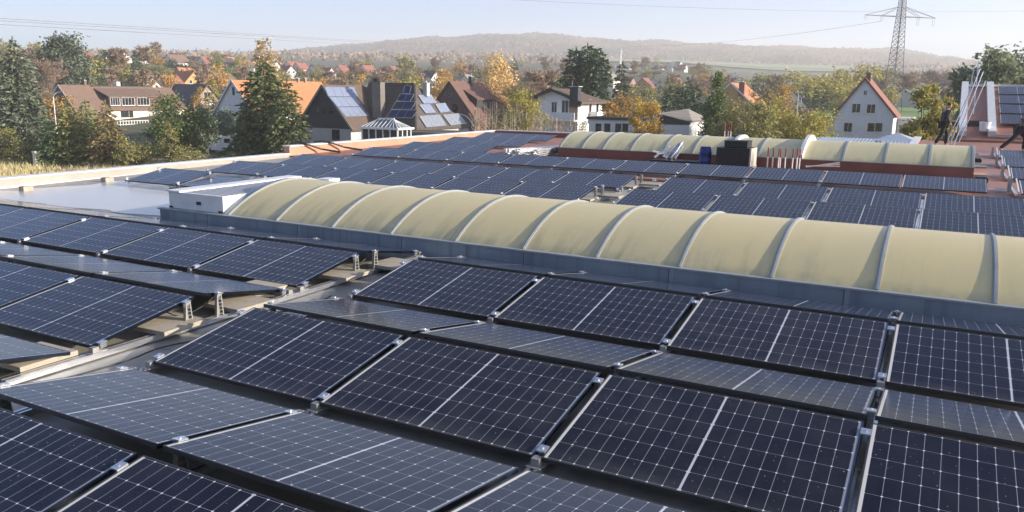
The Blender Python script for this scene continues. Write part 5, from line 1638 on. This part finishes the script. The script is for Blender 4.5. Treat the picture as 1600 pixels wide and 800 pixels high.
for xx in (x0_ + .2, w2 - .2):
    for yy in (.2, 3.8): b.box(xx - .06, xx + .06, yy - .06, yy + .06, 0, zz - .005)
b.build('post', M['white_paint'], t)

# --- long brown farmhouse at the left
A = deep(141, 137, 180); y_end = on_x(264, 137, A.x).y; ln = y_end - A.y; hw = 5.2; zr_ = A.z; zg = -7
kf = None
hs, ro = gable_house('farmhouse', 'long farmhouse with a red brown roof, white dormer windows and cream walls', A.x, A.y, ln, hw, zg, on_x(200, 170, A.x + 5.7).z, zr_, 'tan', 'r_brown', ov=.5)
xd = hw * .97; dz1 = on_x(205, 152, A.x + xd).z + 7; dz0 = on_x(205, 165, A.x + xd).z + 7
ya, yb_ = on_x(171, 158, A.x + xd).y - A.y, on_x(240, 158, A.x + xd).y - A.y
b = MB(); b.box(xd - 2.5, xd, ya, yb_ + 3, dz0 - .1, dz1); b.build('dormer_wall', HM['brick'], ro)
b = MB(); b.prism([(xd + .4, 0, dz1 + .02), (.6, 0, zr_ + 7 - .35), (.6, 0, zr_ + 7 - .1), (xd + .4, 0, dz1 + .2)], (0, ya - .4, 0), (0, yb_ + 3.4, 0)); b.build('dormer_roof', HM['r_brown'], ro)
for pa, pb_ in ((172, 187), (190, 210), (214, 233)):
    wa = on_x(pa, 159, A.x + xd); wc = on_x((pa + pb_) / 2, 158.5, A.x + xd); window(ro, '+x', (xd, wc.y - A.y, wc.z + 7), abs(on_x(pb_, 159, A.x + xd).y - wa.y), 1.75, 'white', 4, depth=.14)
b = MB(); xe = hw + .02; b.box(hw - .2, xe, on_x(168, 180, A.x + hw).y - A.y, ln - .2, 0, on_x(200, 171, A.x + 5.7).z + 6.9); b.build('cream_wall', HM['cream'], hs)
for px, w_ in ((195, 2.0), (205, 1.0)):
    wc = on_x(px, 178, A.x + xe); window(hs, '+x', (xe, wc.y - A.y, wc.z + 7), w_, 1.4, 'dark', 2)
p2_ = on_x(183, 130, A.x - 4); 
b = MB(); b.box(-6, -2.2, ln * .1, ln * .85, zr_ + 5.9, zr_ + 7.45); b.build('rear_flat_roof', HM['slate_cl'], hs)
chimney(ro, -3.5, on_x(183, 130, A.x - 3.5).y - A.y, zr_ + 7.4, zr_ + 8.4, .9, 'white', False)
b = MB(); px0 = on_x(184, 199, A.x + hw + 9); 
fe = thing('garden_fence', 'white post fence along the farmhouse garden', 'fence', (A.x + hw + 9, px0.y, -7)); yy2 = on_x(232, 199, A.x + hw + 9).y - px0.y
b = MB()
for q in range(12): b.box(-.06, .06, yy2 * q / 11 - .06, yy2 * q / 11 + .06, 0, 2.1)
b.build('post', M['white_paint'], fe)
b = MB()
for z_ in (.6, 1.3, 2.0): b.box(-.02, .02, 0, yy2, z_ - .05, z_ + .05)
b.build('rail', M['white_paint'], fe)
# left wing of the farmhouse
Aw = deep(92, 134, 172)
hw2 = 5
h2, r2 = gable_house('barn_wing', 'weathered red brown roofed wing left of the farmhouse', Aw.x - 0, Aw.y, on_x(138, 133, Aw.x).y - Aw.y, 5.5, -7, Aw.z - 5.5, Aw.z, 'brick', 'r_brown', ov=.4)
chimney(r2, 0, (on_x(136, 131, Aw.x).y - Aw.y) * .92, Aw.z + 6.8, Aw.z + 8.1, .55, 'brick')
# navy roofed chalet
A = deep(309, 133, 205); hw = 4.4
hs, ro = gable_house('navy_house', 'chalet with a navy slate roof and a brown timber gable', A.x, A.y, 11, hw, ground_z(A), A.z - 4, A.z, 'tan', 'r_navy', ov=.8, trim='r_umber')
# its ridge runs along x instead: turn it so that the gable faces the sun
hs.rotation_euler.z = PI / 2; hs.location = (A.x + 2, A.y + 1, hs.location.z)
wc = A.z - hs.location.z
window(hs, '-y', (0, 0, wc - 2.4), 2.2, 1.6, 'white', 2)
b = MB(); b.box(-3.2, 3.2, -1.2, -.003, wc - 4.9, wc - 4.7); b.box(-3.2, 3.2, -1.2, -1.1, wc - 4.7, wc - 3.8); b.build('balcony', HM['white'], hs)
b = MB(); b.box(hw * .45, hw * .98, 3.5, 6.5, wc - 3.2, wc - 1.5); b.build('dormer', HM['slate_cl'], ro)
# orange roofed house with chimney on the right
A = deep(1142, 131, 165); hw = 5.2
hs, ro = gable_house('orange_house', 'orange tiled house with a tall brick chimney above the thicket', A.x, A.y, 13, hw, -7, A.z - 4.6, A.z, 'ochre', 'r_orange', ov=.4)
p = on_x(1160, 131, A.x + 2.2); chimney(ro, 2.2, p.y - A.y, A.z + 4, A.z + 7.3, 1.1, 'r_red')
# brown roofed houses beyond the pylon
for i, (px, py, d, la, wl_, rf) in enumerate(((1415, 140, 270, 'grey roofed barn beyond the pylon', 'grey', 'r_grey'), (1432, 132, 300, 'white house with a dark red roof beyond the pylon', 'white', 'r_red2'))):
    A = deep(px, py, d)
    gable_house('far_house', la, A.x, A.y, 12, 6, ground_z(A), A.z - 5, A.z, wl_, rf, group='houses beyond the pylon')
# ---------------------------------------------------------------- the far town
FH = {}


def far_house_mesh(wall, roof, flat=False):
    k = (wall, roof, flat)
    if k in FH: return FH[k]
    t = thing('town_house', 'x', 'house', (0, -9000, 0))
    he, hr, hw, ln = 4.6, 9.2 if not flat else 6.4, 4.6, 11
    b = MB(); b.prism([(-hw, 0, -6), (hw, 0, -6), (hw, 0, he), (0, 0, hr), (-hw, 0, he)], (0, 0, 0), (0, ln, 0)); b.build('wall', HM[wall], t)
    b = MB(); kk = (hr - he) / hw
    for s in (-1, 1):
        e = Vector((s * (hw + .4), 0, he - kk * .4 + .03)); r_ = Vector((0, 0, hr + .03)); u_ = Vector((0, 0, .25))
        b.prism([e, r_, r_ + u_, e + u_], (0, -.4, 0), (0, ln + .4, 0))
    r = b.build('roof', HM[roof], t)
    b = MB(); b.box(-.4, .4, ln * .6, ln * .6 + .7, hr - .5, hr + .9); b.build('chimney', HM['brick'], r)
    for x in (-1.6, 1.6): window(t, '-y', (x, 0, 5.4), 1.2, 1.3, 'white', 1)
    for y in (2.5, 5.5, 8.5): window(t, '+x', (hw, y, 2.6), 1.3, 1.4, 'white', 1)
    FH[k] = t
    t['_used'] = 0
    return t


LAND = [(0, 75, 'left of the rounded dark conifer'), (75, 165, 'just right of the rounded dark conifer'), (165, 262, 'above the long farmhouse'), (262, 345, 'above the navy roofed chalet'), (345, 400, 'left of the pale larch'), (400, 505, 'above the orange tiled roof'), (505, 590, 'above the dark slate house'), (590, 660, 'above the slate house chimney'), (660, 750, 'above the brown gabled house'), (750, 880, 'behind the golden birch'), (880, 1000, 'right of the cypress clump'), (1000, 1060, 'above the bright golden tree'), (1060, 1130, 'above the three dark cedars'), (1130, 1200, 'above the right orange roof'), (1200, 1330, 'left of the white gable'), (1330, 1600, 'right of the pylon')]
houses = []
raw = [  # picture column, ridge row, distance, wall, roof, turn
    (172, 86, 400, 'white', 'r_dark', 1.4), (196, 90, 390, 'white', 'r_brown', 1.5), (222, 92, 395, 'white', 'r_dark', 1.3), (262, 94, 400, 'white', 'r_brown', 0), (284, 95, 420, 'white', 'r_dark', 1.5), (300, 96, 410, 'grey', 'r_dark', 1.2), (314, 97, 415, 'white', 'r_red', 0),
    (250, 118, 240, 'white', 'r_red', .2), (238, 121, 235, 'cream', 'r_brown', 1.4), (277, 106, 260, 'grey', 'r_orange', 0), (303, 112, 250, 'ochre', 'r_orange', 1.4), (332, 114, 265, 'cream', 'r_brown', .2), (130, 92, 380, 'white', 'r_red2', .5), (45, 92, 380, 'white', 'r_dark', 1.4),
    (342, 94, 430, 'white', 'r_dark', 0), (352, 93, 440, 'white', 'r_orange', .2), (372, 92, 430, 'grey', 'r_red', 0), (388, 95, 420, 'white', 'r_red', .3),
    (432, 97, 420, 'white', 'r_red', 1.5), (448, 96, 440, 'white', 'r_red', .2), (462, 98, 430, 'cream', 'r_red', 0), (476, 99, 450, 'white', 'r_red', 1.4), (487, 101, 420, 'white', 'r_dark', 0), (455, 103, 380, 'grey', 'r_red2', 1.3), (500, 104, 430, 'white', 'r_red', .2),
    (528, 102, 420, 'white', 'r_red', 0), (518, 106, 400, 'grey', 'r_red2', 1.5), (545, 104, 450, 'cream', 'r_red', .1), (566, 102, 440, 'white', 'r_red', 0), (580, 104, 460, 'white', 'r_red', 1.4),
    (608, 103, 450, 'white', 'r_red', .2), (620, 108, 420, 'white', 'r_red2', 0), (640, 108, 470, 'cream', 'r_red', 1.4),
    (672, 106, 480, 'white', 'r_dark', 0), (690, 110, 440, 'grey', 'r_navy', 1.4), (716, 107, 430, 'cream', 'r_red', 0), (726, 117, 330, 'cream', 'r_grey', 0), (742, 118, 340, 'white', 'r_grey', 1.5), (682, 118, 360, 'white', 'r_navy', 1.4), (664, 122, 330, 'grey', 'r_dark', .3),
    (866, 118, 360, 'white', 'r_red2', 1.4), (948, 113, 300, 'cream', 'r_grey', 0), (990, 121, 330, 'tan', 'r_red2', 1.3), (1004, 122, 320, 'ochre', 'r_red2', 0), (1020, 122, 340, 'white', 'r_red2', .3), (1053, 118, 330, 'ochre', 'r_red2', .1), (1082, 121, 340, 'ochre', 'r_red2', .3),
    (996, 104, 900, 'white', 'r_dark', 0), (1010, 106, 800, 'white', 'r_dark', 1.4), (1022, 103, 920, 'white', 'r_red2', 0), (1036, 105, 850, 'cream', 'r_dark', .2), (1050, 104, 900, 'white', 'r_dark', 0), (1064, 104, 930, 'white', 'r_navy', 1.3), (1078, 106, 860, 'white', 'r_dark', .2), (1090, 108, 800, 'white', 'r_red2', 0), (1100, 110, 760, 'white', 'r_dark', 1.4), (1030, 111, 700, 'cream', 'r_red2', 0), (1044, 113, 660, 'white', 'r_dark', .1), (1072, 113, 660, 'white', 'r_red2', 1.4), (1110, 114, 640, 'white', 'r_dark', 0), (978, 110, 700, 'white', 'r_dark', 0), (962, 106, 800, 'white', 'r_dark', .4),
    (1146, 118, 640, 'white', 'r_dark', 0), (1156, 117, 660, 'white', 'r_navy', 1.4), (1136, 116, 700, 'white', 'r_dark', .2), (1192, 136, 240, 'tan', 'r_dark', .2), (1238, 142, 210, 'white', 'r_brown', .3),
    (1480, 132, 300, 'white', 'r_dark', .4)]
seen = {}
ROOFN = {'r_red': 'red', 'r_red2': 'dull red', 'r_dark': 'dark', 'r_brown': 'brown', 'r_orange': 'orange', 'r_navy': 'navy', 'r_grey': 'grey'}
for px, py, d, wl_, rf, tn in sorted(raw):
    lm = [n for a, c, n in LAND if a <= px < c][0]
    key = (wl_, rf, lm); seen[key] = seen.get(key, 0) + 1
tot = dict(seen); cnt = {}
for px, py, d, wl_, rf, tn in sorted(raw):
    lm = [n for a, c, n in LAND if a <= px < c][0]
    key = (wl_, rf, lm); cnt[key] = cnt.get(key, 0) + 1
    A = deep(px, py, d); src = far_house_mesh(wl_, rf)
    o = src if not src['_used'] else dup(src)
    src['_used'] = 1
    dist = 'distant' if d > 600 else 'small' if d > 350 else 'mid distance'
    nth = f', {ORD[cnt[key] - 1]} from left' if tot[key] > 1 else ''
    tag(o, f'{dist} {wl_} house, {ROOFN[rf]} roof, {lm}{nth}', 'house', 'houses of the far town')
    o.rotation_euler = (0, 0, tn); s = rng.uniform(.58, .82); o.scale = (s, s * rng.uniform(.8, 1.2), s)
    g = ground_pt(px, d).z
    o.location = (A.x, A.y, max(A.z - 9.2 * s, g - 2)); 
    if '_used' in o: pass
for t in FH.values():
    del t['_used']
for o in SC.objects:
    if '_used' in o: del o['_used']

# trees between and beyond: a few kinds, many individuals
protos = {}


def proto(kind, v):
    if (kind, v) in protos: return protos[(kind, v)]
    h, R = 11, 4.2
    sd = 100 + v * 17 + len(kind)
    if kind in ('pine', 'spruce'): me = C_(12, 3.2, sd, dens=.6, card=.8)
    elif kind in ('bare', 'russet'): me = T_(h, R * .95, sd, n=1300, wd=.28, ln=1.3)
    else: me = B_(h, R, sd, n=1100, leaf=.75, trunk=.12, clumps=34)
    t = thing('background_tree', 'x', 'tree', (0, -9000, 0))
    me[0].build('trunk', M['bark'], t, True); me[1].build('crown', LM[kind], t)
    protos[(kind, v)] = t
    t['_n'] = 0
    return t


KN = {'pine': 'dark conifer', 'spruce': 'grey green spruce', 'bare': 'bare brown tree', 'russet': 'russet bare tree', 'olive': 'olive tree', 'yellow': 'yellow green tree', 'amber': 'amber tree', 'green': 'green tree', 'gold': 'gold tree'}
spec = []
fixed = [  # column, top row, distance, kind, width in px
    (140, 92, 230, 'yellow', 34), (158, 100, 215, 'pine', 26), (180, 104, 240, 'bare', 44), (205, 106, 235, 'olive', 44), (228, 108, 230, 'bare', 40), (247, 100, 300, 'olive', 40), (236, 82, 480, 'bare', 30), (216, 80, 480, 'pine', 9), (184, 84, 470, 'pine', 10), (226, 84, 470, 'spruce', 9), (246, 82, 500, 'bare', 34), (258, 88, 470, 'pine', 9), (276, 86, 500, 'bare', 34), (306, 88, 560, 'russet', 44), (322, 92, 540, 'bare', 30), (355, 84, 520, 'bare', 26), (368, 90, 500, 'russet', 30), (264, 112, 225, 'amber', 30), (318, 108, 230, 'russet', 34), (340, 102, 260, 'amber', 34), (328, 124, 215, 'yellow', 24), (358, 104, 330, 'olive', 26), (380, 108, 300, 'bare', 30), (312, 136, 190, 'amber', 24), (336, 138, 185, 'olive', 30),
    (440, 112, 260, 'olive', 30), (470, 112, 250, 'green', 26), (548, 112, 240, 'pine', 18), (500, 118, 240, 'amber', 34), (530, 120, 235, 'bare', 34), (565, 116, 230, 'amber', 36), (590, 110, 300, 'bare', 36), (612, 116, 240, 'amber', 34), (634, 84, 330, 'olive', 34), (650, 112, 300, 'bare', 34), (690, 118, 220, 'amber', 34), (676, 104, 420, 'olive', 24), (738, 108, 420, 'bare', 30), (605, 104, 420, 'russet', 30), (560, 108, 380, 'bare', 34), (515, 112, 330, 'russet', 34), (424, 104, 330, 'yellow', 30),
    (860, 108, 330, 'bare', 40), (830, 112, 300, 'russet', 36), (990, 132, 190, 'olive', 36), (1012, 132, 195, 'olive', 30), (1030, 128, 200, 'spruce', 14), (1052, 126, 260, 'olive', 30), (984, 112, 480, 'russet', 30), (1020, 112, 460, 'bare', 34), (1104, 118, 320, 'russet', 30), (1122, 118, 330, 'olive', 30),
    (1160, 126, 260, 'olive', 34), (1180, 122, 255, 'pine', 24), (1192, 112, 320, 'olive', 40), (1215, 116, 300, 'bare', 40), (1245, 110, 260, 'yellow', 60), (1285, 112, 265, 'yellow', 54), (1316, 108, 270, 'yellow', 60), (1350, 96, 300, 'yellow', 56), (1372, 102, 310, 'olive', 50), (1225, 128, 210, 'amber', 30), (1200, 140, 180, 'russet', 40), (1170, 142, 170, 'bare', 40), (1395, 110, 330, 'bare', 40), (1420, 112, 360, 'bare', 44), (1450, 108, 380, 'bare', 50), (1480, 112, 380, 'russet', 50), (1500, 118, 360, 'bare', 50), (1260, 134, 225, 'pine', 18), (1275, 135, 226, 'pine', 18), (1290, 136, 227, 'pine', 18), (1250, 138, 224, 'pine', 16), (1310, 140, 200, 'olive', 30), (1334, 134, 240, 'bare', 30)]
for q in fixed: spec.append(q)
r3 = random.Random(5)
for hx_, hy_, hd_, *_k in raw:
    for s_ in (-1, 1):
        dd = hd_ * .94 - r3.uniform(0, 8); kk = r3.choice(('bare', 'amber', 'olive', 'russet', 'bare', 'pine')); hgt = r3.uniform(3, 5.2)
        gg = ground_pt(hx_, dd); off = s_ * r3.uniform(2, 8) / dd * FPX
        spec.append((hx_ + off, 141.7 + (hx_ - 800) * .0131 - (gg.z + hgt - CAM.z) / dd * FPX, dd, kk, r3.uniform(4, 8) / dd * FPX))
rr = random.Random(77)
for _ in range(150):
    px = rr.uniform(-20, 1520); d = rr.choice((rr.uniform(420, 900), rr.uniform(290, 520), rr.uniform(210, 380)))
    g = ground_pt(px, d); yh = 141.7 + (px - 800) * .0131
    hh = rr.uniform(6, 12); y = yh - (g.z + hh - CAM.z) / d * FPX
    if y < 84 and px > 420: continue
    spec.append((px, y, d, rr.choice(('bare', 'bare', 'russet', 'olive', 'amber', 'pine', 'yellow')), hh * .7 / d * FPX))
KC = {}


def ordn(i):
    w_ = ORD + ['eleventh', 'twelfth', 'thirteenth', 'fourteenth', 'fifteenth', 'sixteenth', 'seventeenth', 'eighteenth', 'nineteenth', 'twentieth']
    return w_[i] if i < len(w_) else f'{i + 1}th'


items = []
for px, py, d, kind, wpx in spec:
    lm = ([n for a, c, n in LAND if a <= px < c] or ['at the left edge'])[0]
    band = 'far' if d > 420 else 'middle' if d > 270 else 'near'
    items.append((px, py, d, kind, wpx, lm, band))
items.sort()
for it in items: KC[(it[3], it[5], it[6])] = KC.get((it[3], it[5], it[6]), 0) + 1
cn = {}
BW = {'far': 'distant', 'middle': 'middle distance', 'near': 'nearer'}
for i, (px, py, d, kind, wpx, lm, band) in enumerate(items):
    src = proto(kind, i % 3); o = src if not src['_n'] else dup(src); src['_n'] = 1
    key = (kind, lm, band); cn[key] = cn.get(key, 0) + 1
    nth = f', {ordn(cn[key] - 1)} from left' if KC[key] > 1 else ''
    tag(o, f'{BW[band]} {KN[kind]} {lm}{nth}', 'tree', 'background trees')
    g = ground_pt(px, d); top = deep(px, py, d).z; h = max(2.5, top - g.z)
    base = 12 if kind in ('pine', 'spruce') else 11; R = 3.2 if kind in ('pine', 'spruce') else 4.2
    w_ = wpx / 2 / FPX * d / R
    o.location = g; o.rotation_euler = (0, 0, rng.uniform(0, 6)); o.scale = (w_, w_, h / base)
for o in SC.objects:
    if '_n' in o: del o['_n']
# woods that read as one mass on the far slopes
b = MB()
for _ in range(1900):
    px = rr.uniform(-60, 1640); d = rr.uniform(1000, 1900)
    if 930 < px < 1330 and d < 1680: continue
    p = ground_pt(px, d); s = rr.uniform(5, 10)
    for _k in range(5):
        c = p + Vector((rr.uniform(-5, 5), rr.uniform(-5, 5), rr.uniform(1, s)))
        spray(b, c, Vector((rr.uniform(-1, 1), rr.uniform(-1, 1), rr.uniform(-.2, 1))), rr.uniform(4, 8), rr.uniform(3, 5), rr)
struct(b.build('far_wood', LM['bare']), 'stuff')['label'] = 'far off autumn wood on the slopes below the ridge'

# ---------------------------------------------------------------- pylon, wires, lamps, mast, vehicles
pb = ground_pt(1394, 230); top = deep(1412, -14, 230)
t = thing('power_pylon', 'tall grey lattice power pylon with one long crossarm at the right', 'pylon', pb, 0)
H = top.z - pb.z; arm = deep(1410, 26, 230).z - pb.z
ax = (deep(1475, 21, 234) - deep(1346, 30, 226)); ax.z = 0; ax.normalize(); ay = Vector((-ax.y, ax.x, 0))


PY = pmat('weathered_pylon_steel', (.2, .2, .21), (.15, .15, .16), scale=2, rough=.7)


def leg_w(z): return 2.6 - (2.6 - .75) * min(1, z / (H * .97))


b = MB(); c4 = [(1, 1), (1, -1), (-1, -1), (-1, 1)]
zs = [0]
while zs[-1] < H - .6: zs.append(zs[-1] + max(1.0, leg_w(zs[-1]) * .95))
zs[-1] = H
P4 = lambda z, c: ax * (c[0] * leg_w(z) / 1.35) + ay * (c[1] * leg_w(z) / 1.35) + Vector((0, 0, z))
for c in c4: b.bar(P4(0, c), P4(H, c), .15, .15)
b.build('corner_leg', PY, t)
b = MB()
for i in range(len(zs) - 1):
    for j in range(4):
        c, d_ = c4[j], c4[(j + 1) % 4]
        b.bar(P4(zs[i], c), P4(zs[i + 1], d_), .075, .075); b.bar(P4(zs[i], d_), P4(zs[i + 1], c), .075, .075); b.bar(P4(zs[i + 1], c), P4(zs[i + 1], d_), .07, .07)
b.build('lattice', PY, t)
b = MB(); AL = 12.0
for s in (-1, 1):
    tip = ax * (s * AL) + Vector((0, 0, arm))
    for e in (-1, 1):
        lo = ax * (s * .8) + ay * (e * .8) + Vector((0, 0, arm)); hi = ax * (s * .7) + ay * (e * .7) + Vector((0, 0, arm + 2.6))
        b.bar(lo, tip, .16, .16); b.bar(hi, tip, .1, .1)
        mid = lo.lerp(tip, .5); b.bar(hi, mid, .09, .09)
    for q in range(1, 7):
        k = q / 7; a = (ax * (s * .8) + ay * .8 + Vector((0, 0, arm))).lerp(tip, k); c = (ax * (s * .8) - ay * .8 + Vector((0, 0, arm))).lerp(tip, k); b.bar(a, c, .07, .07)
b.build('crossarm', PY, t)
ins = []
for s, q in ((-1, .97), (-1, .52), (1, .5), (1, .95)):
    b = MB(); x0 = ax * (s * AL * q); dz = 2.0 if s > 0 else 1.1
    for e in (-1, 1):
        for k in range(6):
            z1 = arm - .15 - dz * k / 6; b.tube([x0 + ax * (e * .35) + Vector((0, 0, z1)), x0 + ax * (e * .35) + Vector((0, 0, z1 - dz / 7))], .1, 6)
    b.tube([x0 - ax * .35 + Vector((0, 0, arm - dz)), x0 + Vector((0, 0, arm - dz - .3)), x0 + ax * .35 + Vector((0, 0, arm - dz))], .06, 5)
    b.build('insulator', M['white_sheet'], t); ins.append(pb + x0 + Vector((0, 0, arm - dz - .3)))
wire_m = pmat('wire', (.2, .2, .21), rough=.6, scale=3)


def wire(label, a, c, sag, r):
    b = MB(); n = 24
    b.tube([a.lerp(c, i / n) - Vector((0, 0, sag * 4 * (i / n) * (1 - i / n))) for i in range(n + 1)], r, 5)
    tag(b.build('power_line', wire_m), label, 'power line', 'overhead wires')


wire('upper overhead wire crossing the sky at the left', deep(-60, 25, 150), deep(700, 72, 420), 0, .045)
wire('second overhead wire just under the upper one at the left', deep(-60, 29, 150), deep(690, 73, 424), 0, .045)
wire('lowest overhead wire crossing the sky at the left', deep(-60, 35, 150), deep(640, 74, 420), 0, .045)
wire('thin overhead wire high above the villa roof', deep(700, -6, 170), deep(1640, 16, 250), 1.5, .025)
wire('thin overhead wire low over the ridge right of the mast', deep(980, 72, 420), ins[1], 2.0, .035)
# street lamps and poles
def lamp(label, px, ytop, d, arm_px, group):
    g = ground_pt(px + 4, d); tp = deep(px, ytop, d); h = tp.z - g.z
    t = thing('street_lamp', label, 'street lamp', g, 0, group)
    s = arm_px / FPX * d; u = HR * s
    b = MB(); b.tube([(0, 0, 0), (0, 0, h * .4), (0, 0, h - .5)], .09, 8, 0, .06); b.build('pole', M['white_sheet'], t)
    b = MB(); b.tube([(0, 0, h - .5), tuple(u * .15 + Vector((0, 0, h - .12))), tuple(u * .5 + Vector((0, 0, h + .1))), tuple(u + Vector((0, 0, h + .22)))], .06, 8); b.build('arm', M['white_sheet'], t)
    b = MB(); b.bar(u * .8 + Vector((0, 0, h + .2)), u * 1.35 + Vector((0, 0, h + .28)), .22, .12); b.build('lamp_head', M['alu_dull'], t)


lamp('curved white street lamp beside the tall spruce', 77, 146, 100, 12, 'street lamps')
for i, (px, yt, d, la) in enumerate(((1247, 145, 190, 'grey floodlight pole on the green meadow'), (1305, 142, 230, 'short grey pole with a cross head beside the white gable'), (1252, 152, 200, 'thin pole at the meadow edge above the thicket'))):
    g = ground_pt(px, d); h = deep(px, yt, d).z - g.z
    t = thing('floodlight_pole', la, 'pole', g, 0, 'poles on the meadow')
    b = MB(); b.tube([(0, 0, 0), (0, 0, h)], .12, 8, 0, .08); b.build('pole', M['steel'], t)
    b = MB(); b.bar(HR * -.8 + Vector((0, 0, h)), HR * .8 + Vector((0, 0, h)), .15, .15); b.box(-.7, -.3, -.2, .2, h + .08, h + .4); b.box(.3, .7, -.2, .2, h + .08, h + .4); b.build('floodlight', M['steel'], t)
g = ground_pt(967, 900); h = deep(968, 76, 900).z - g.z
t = thing('radio_mast', 'slender white radio mast above the brownish spruce', 'mast', g)
b = MB(); b.tube([(0, 0, 0), (0, 0, h * .6), (0, 0, h)], 1.3, 8, 0, .55); b.build('mast', M['white_paint'], t)
b = MB(); b.lathe([(1.6, h * .8), (1.6, h * .83)], n=10); b.lathe([(1.3, h * .9), (1.3, h * .92)], n=10); b.build('antenna_ring', M['white_sheet'], t)
# white delivery van in the shade
g = ground_pt(342, 116)
t = thing('delivery_van', 'white delivery van parked in the shade left of the big fir', 'van', (g.x, g.y, g.z), .55)
van_m = pmat('van_paint', (.8, .8, .8), (.74, .74, .75), scale=2, rough=.3, coat=.5)
b = MB(); b.prism([(-2.6, 0, .45), (2.3, 0, .45), (2.5, 0, 1.2), (1.75, 0, 1.5), (1.15, 0, 2.35), (-2.55, 0, 2.45)], (0, -.95, 0), (0, .95, 0)); b.build('body', van_m, t)
b = MB(); b.prism([(1.76, 0, 1.5), (1.2, 0, 2.22), (1.23, 0, 2.25), (1.8, 0, 1.53)], (0, -.82, 0), (0, .82, 0)); b.box(.5, 1.35, -.965, -.953, 1.5, 2.1); b.box(.5, 1.35, .953, .965, 1.5, 2.1); b.build('windscreen', M['glass'], t)
for x in (-1.65, 1.6):
    for y in (-.9, .9):
        b = MB(); b.lathe([(.05, -.1), (.33, -.1), (.36, 0), (.33, .1), (.05, .1)], n=16); o = b.build('wheel', M['black'], t); o.rotation_euler = (PI / 2, 0, 0); o.location = (x, y, .36)
for y in (-.7, .7):
    b = MB(); b.box(2.42, 2.46, y - .16, y + .16, .9, 1.08); b.build('headlight', M['glass'], t)


def car(label, px, d, rz, paint, group):
    g = ground_pt(px, d); t = thing('parked_car', label, 'car', g, rz, group)
    b = MB(); b.prism([(-2.1, 0, .35), (2.1, 0, .35), (2.15, 0, .75), (1.1, 0, .92), (-1.95, 0, .98), (-2.15, 0, .7)], (0, -.85, 0), (0, .85, 0)); b.build('body', paint, t)
    b = MB(); b.prism([(-1.85, 0, .985), (1.05, 0, .925), (.35, 0, 1.42), (-1.3, 0, 1.45)], (0, -.76, 0), (0, .76, 0)); b.build('cabin_glass', M['glass'], t)
    b = MB(); b.prism([(.3, 0, 1.425), (-1.25, 0, 1.455), (-1.2, 0, 1.5), (.25, 0, 1.47)], (0, -.72, 0), (0, .72, 0)); b.build('car_roof', paint, t)
    for x in (-1.3, 1.35):
        for y in (-.8, .8):
            b = MB(); b.lathe([(.05, -.09), (.3, -.09), (.32, 0), (.3, .09), (.05, .09)], n=14); o = b.build('wheel', M['black'], t); o.rotation_euler = (PI / 2, 0, 0); o.location = (x, y, .32)


car('silver car parked left of the orange roofed house', 333, 172, .5, van_m, 'parked cars')
g = ground_pt(44, 92); b = MB(); b.box(-.25, .25, -.25, .25, 0, 1.7); b.box(-.32, .32, -.32, .32, 1.702, 1.85)
o = b.build('stone_pillar', HM['cream']); o.location = g; tag(o, 'pale stone gate pillar at the foot of the tall spruce', 'pillar')
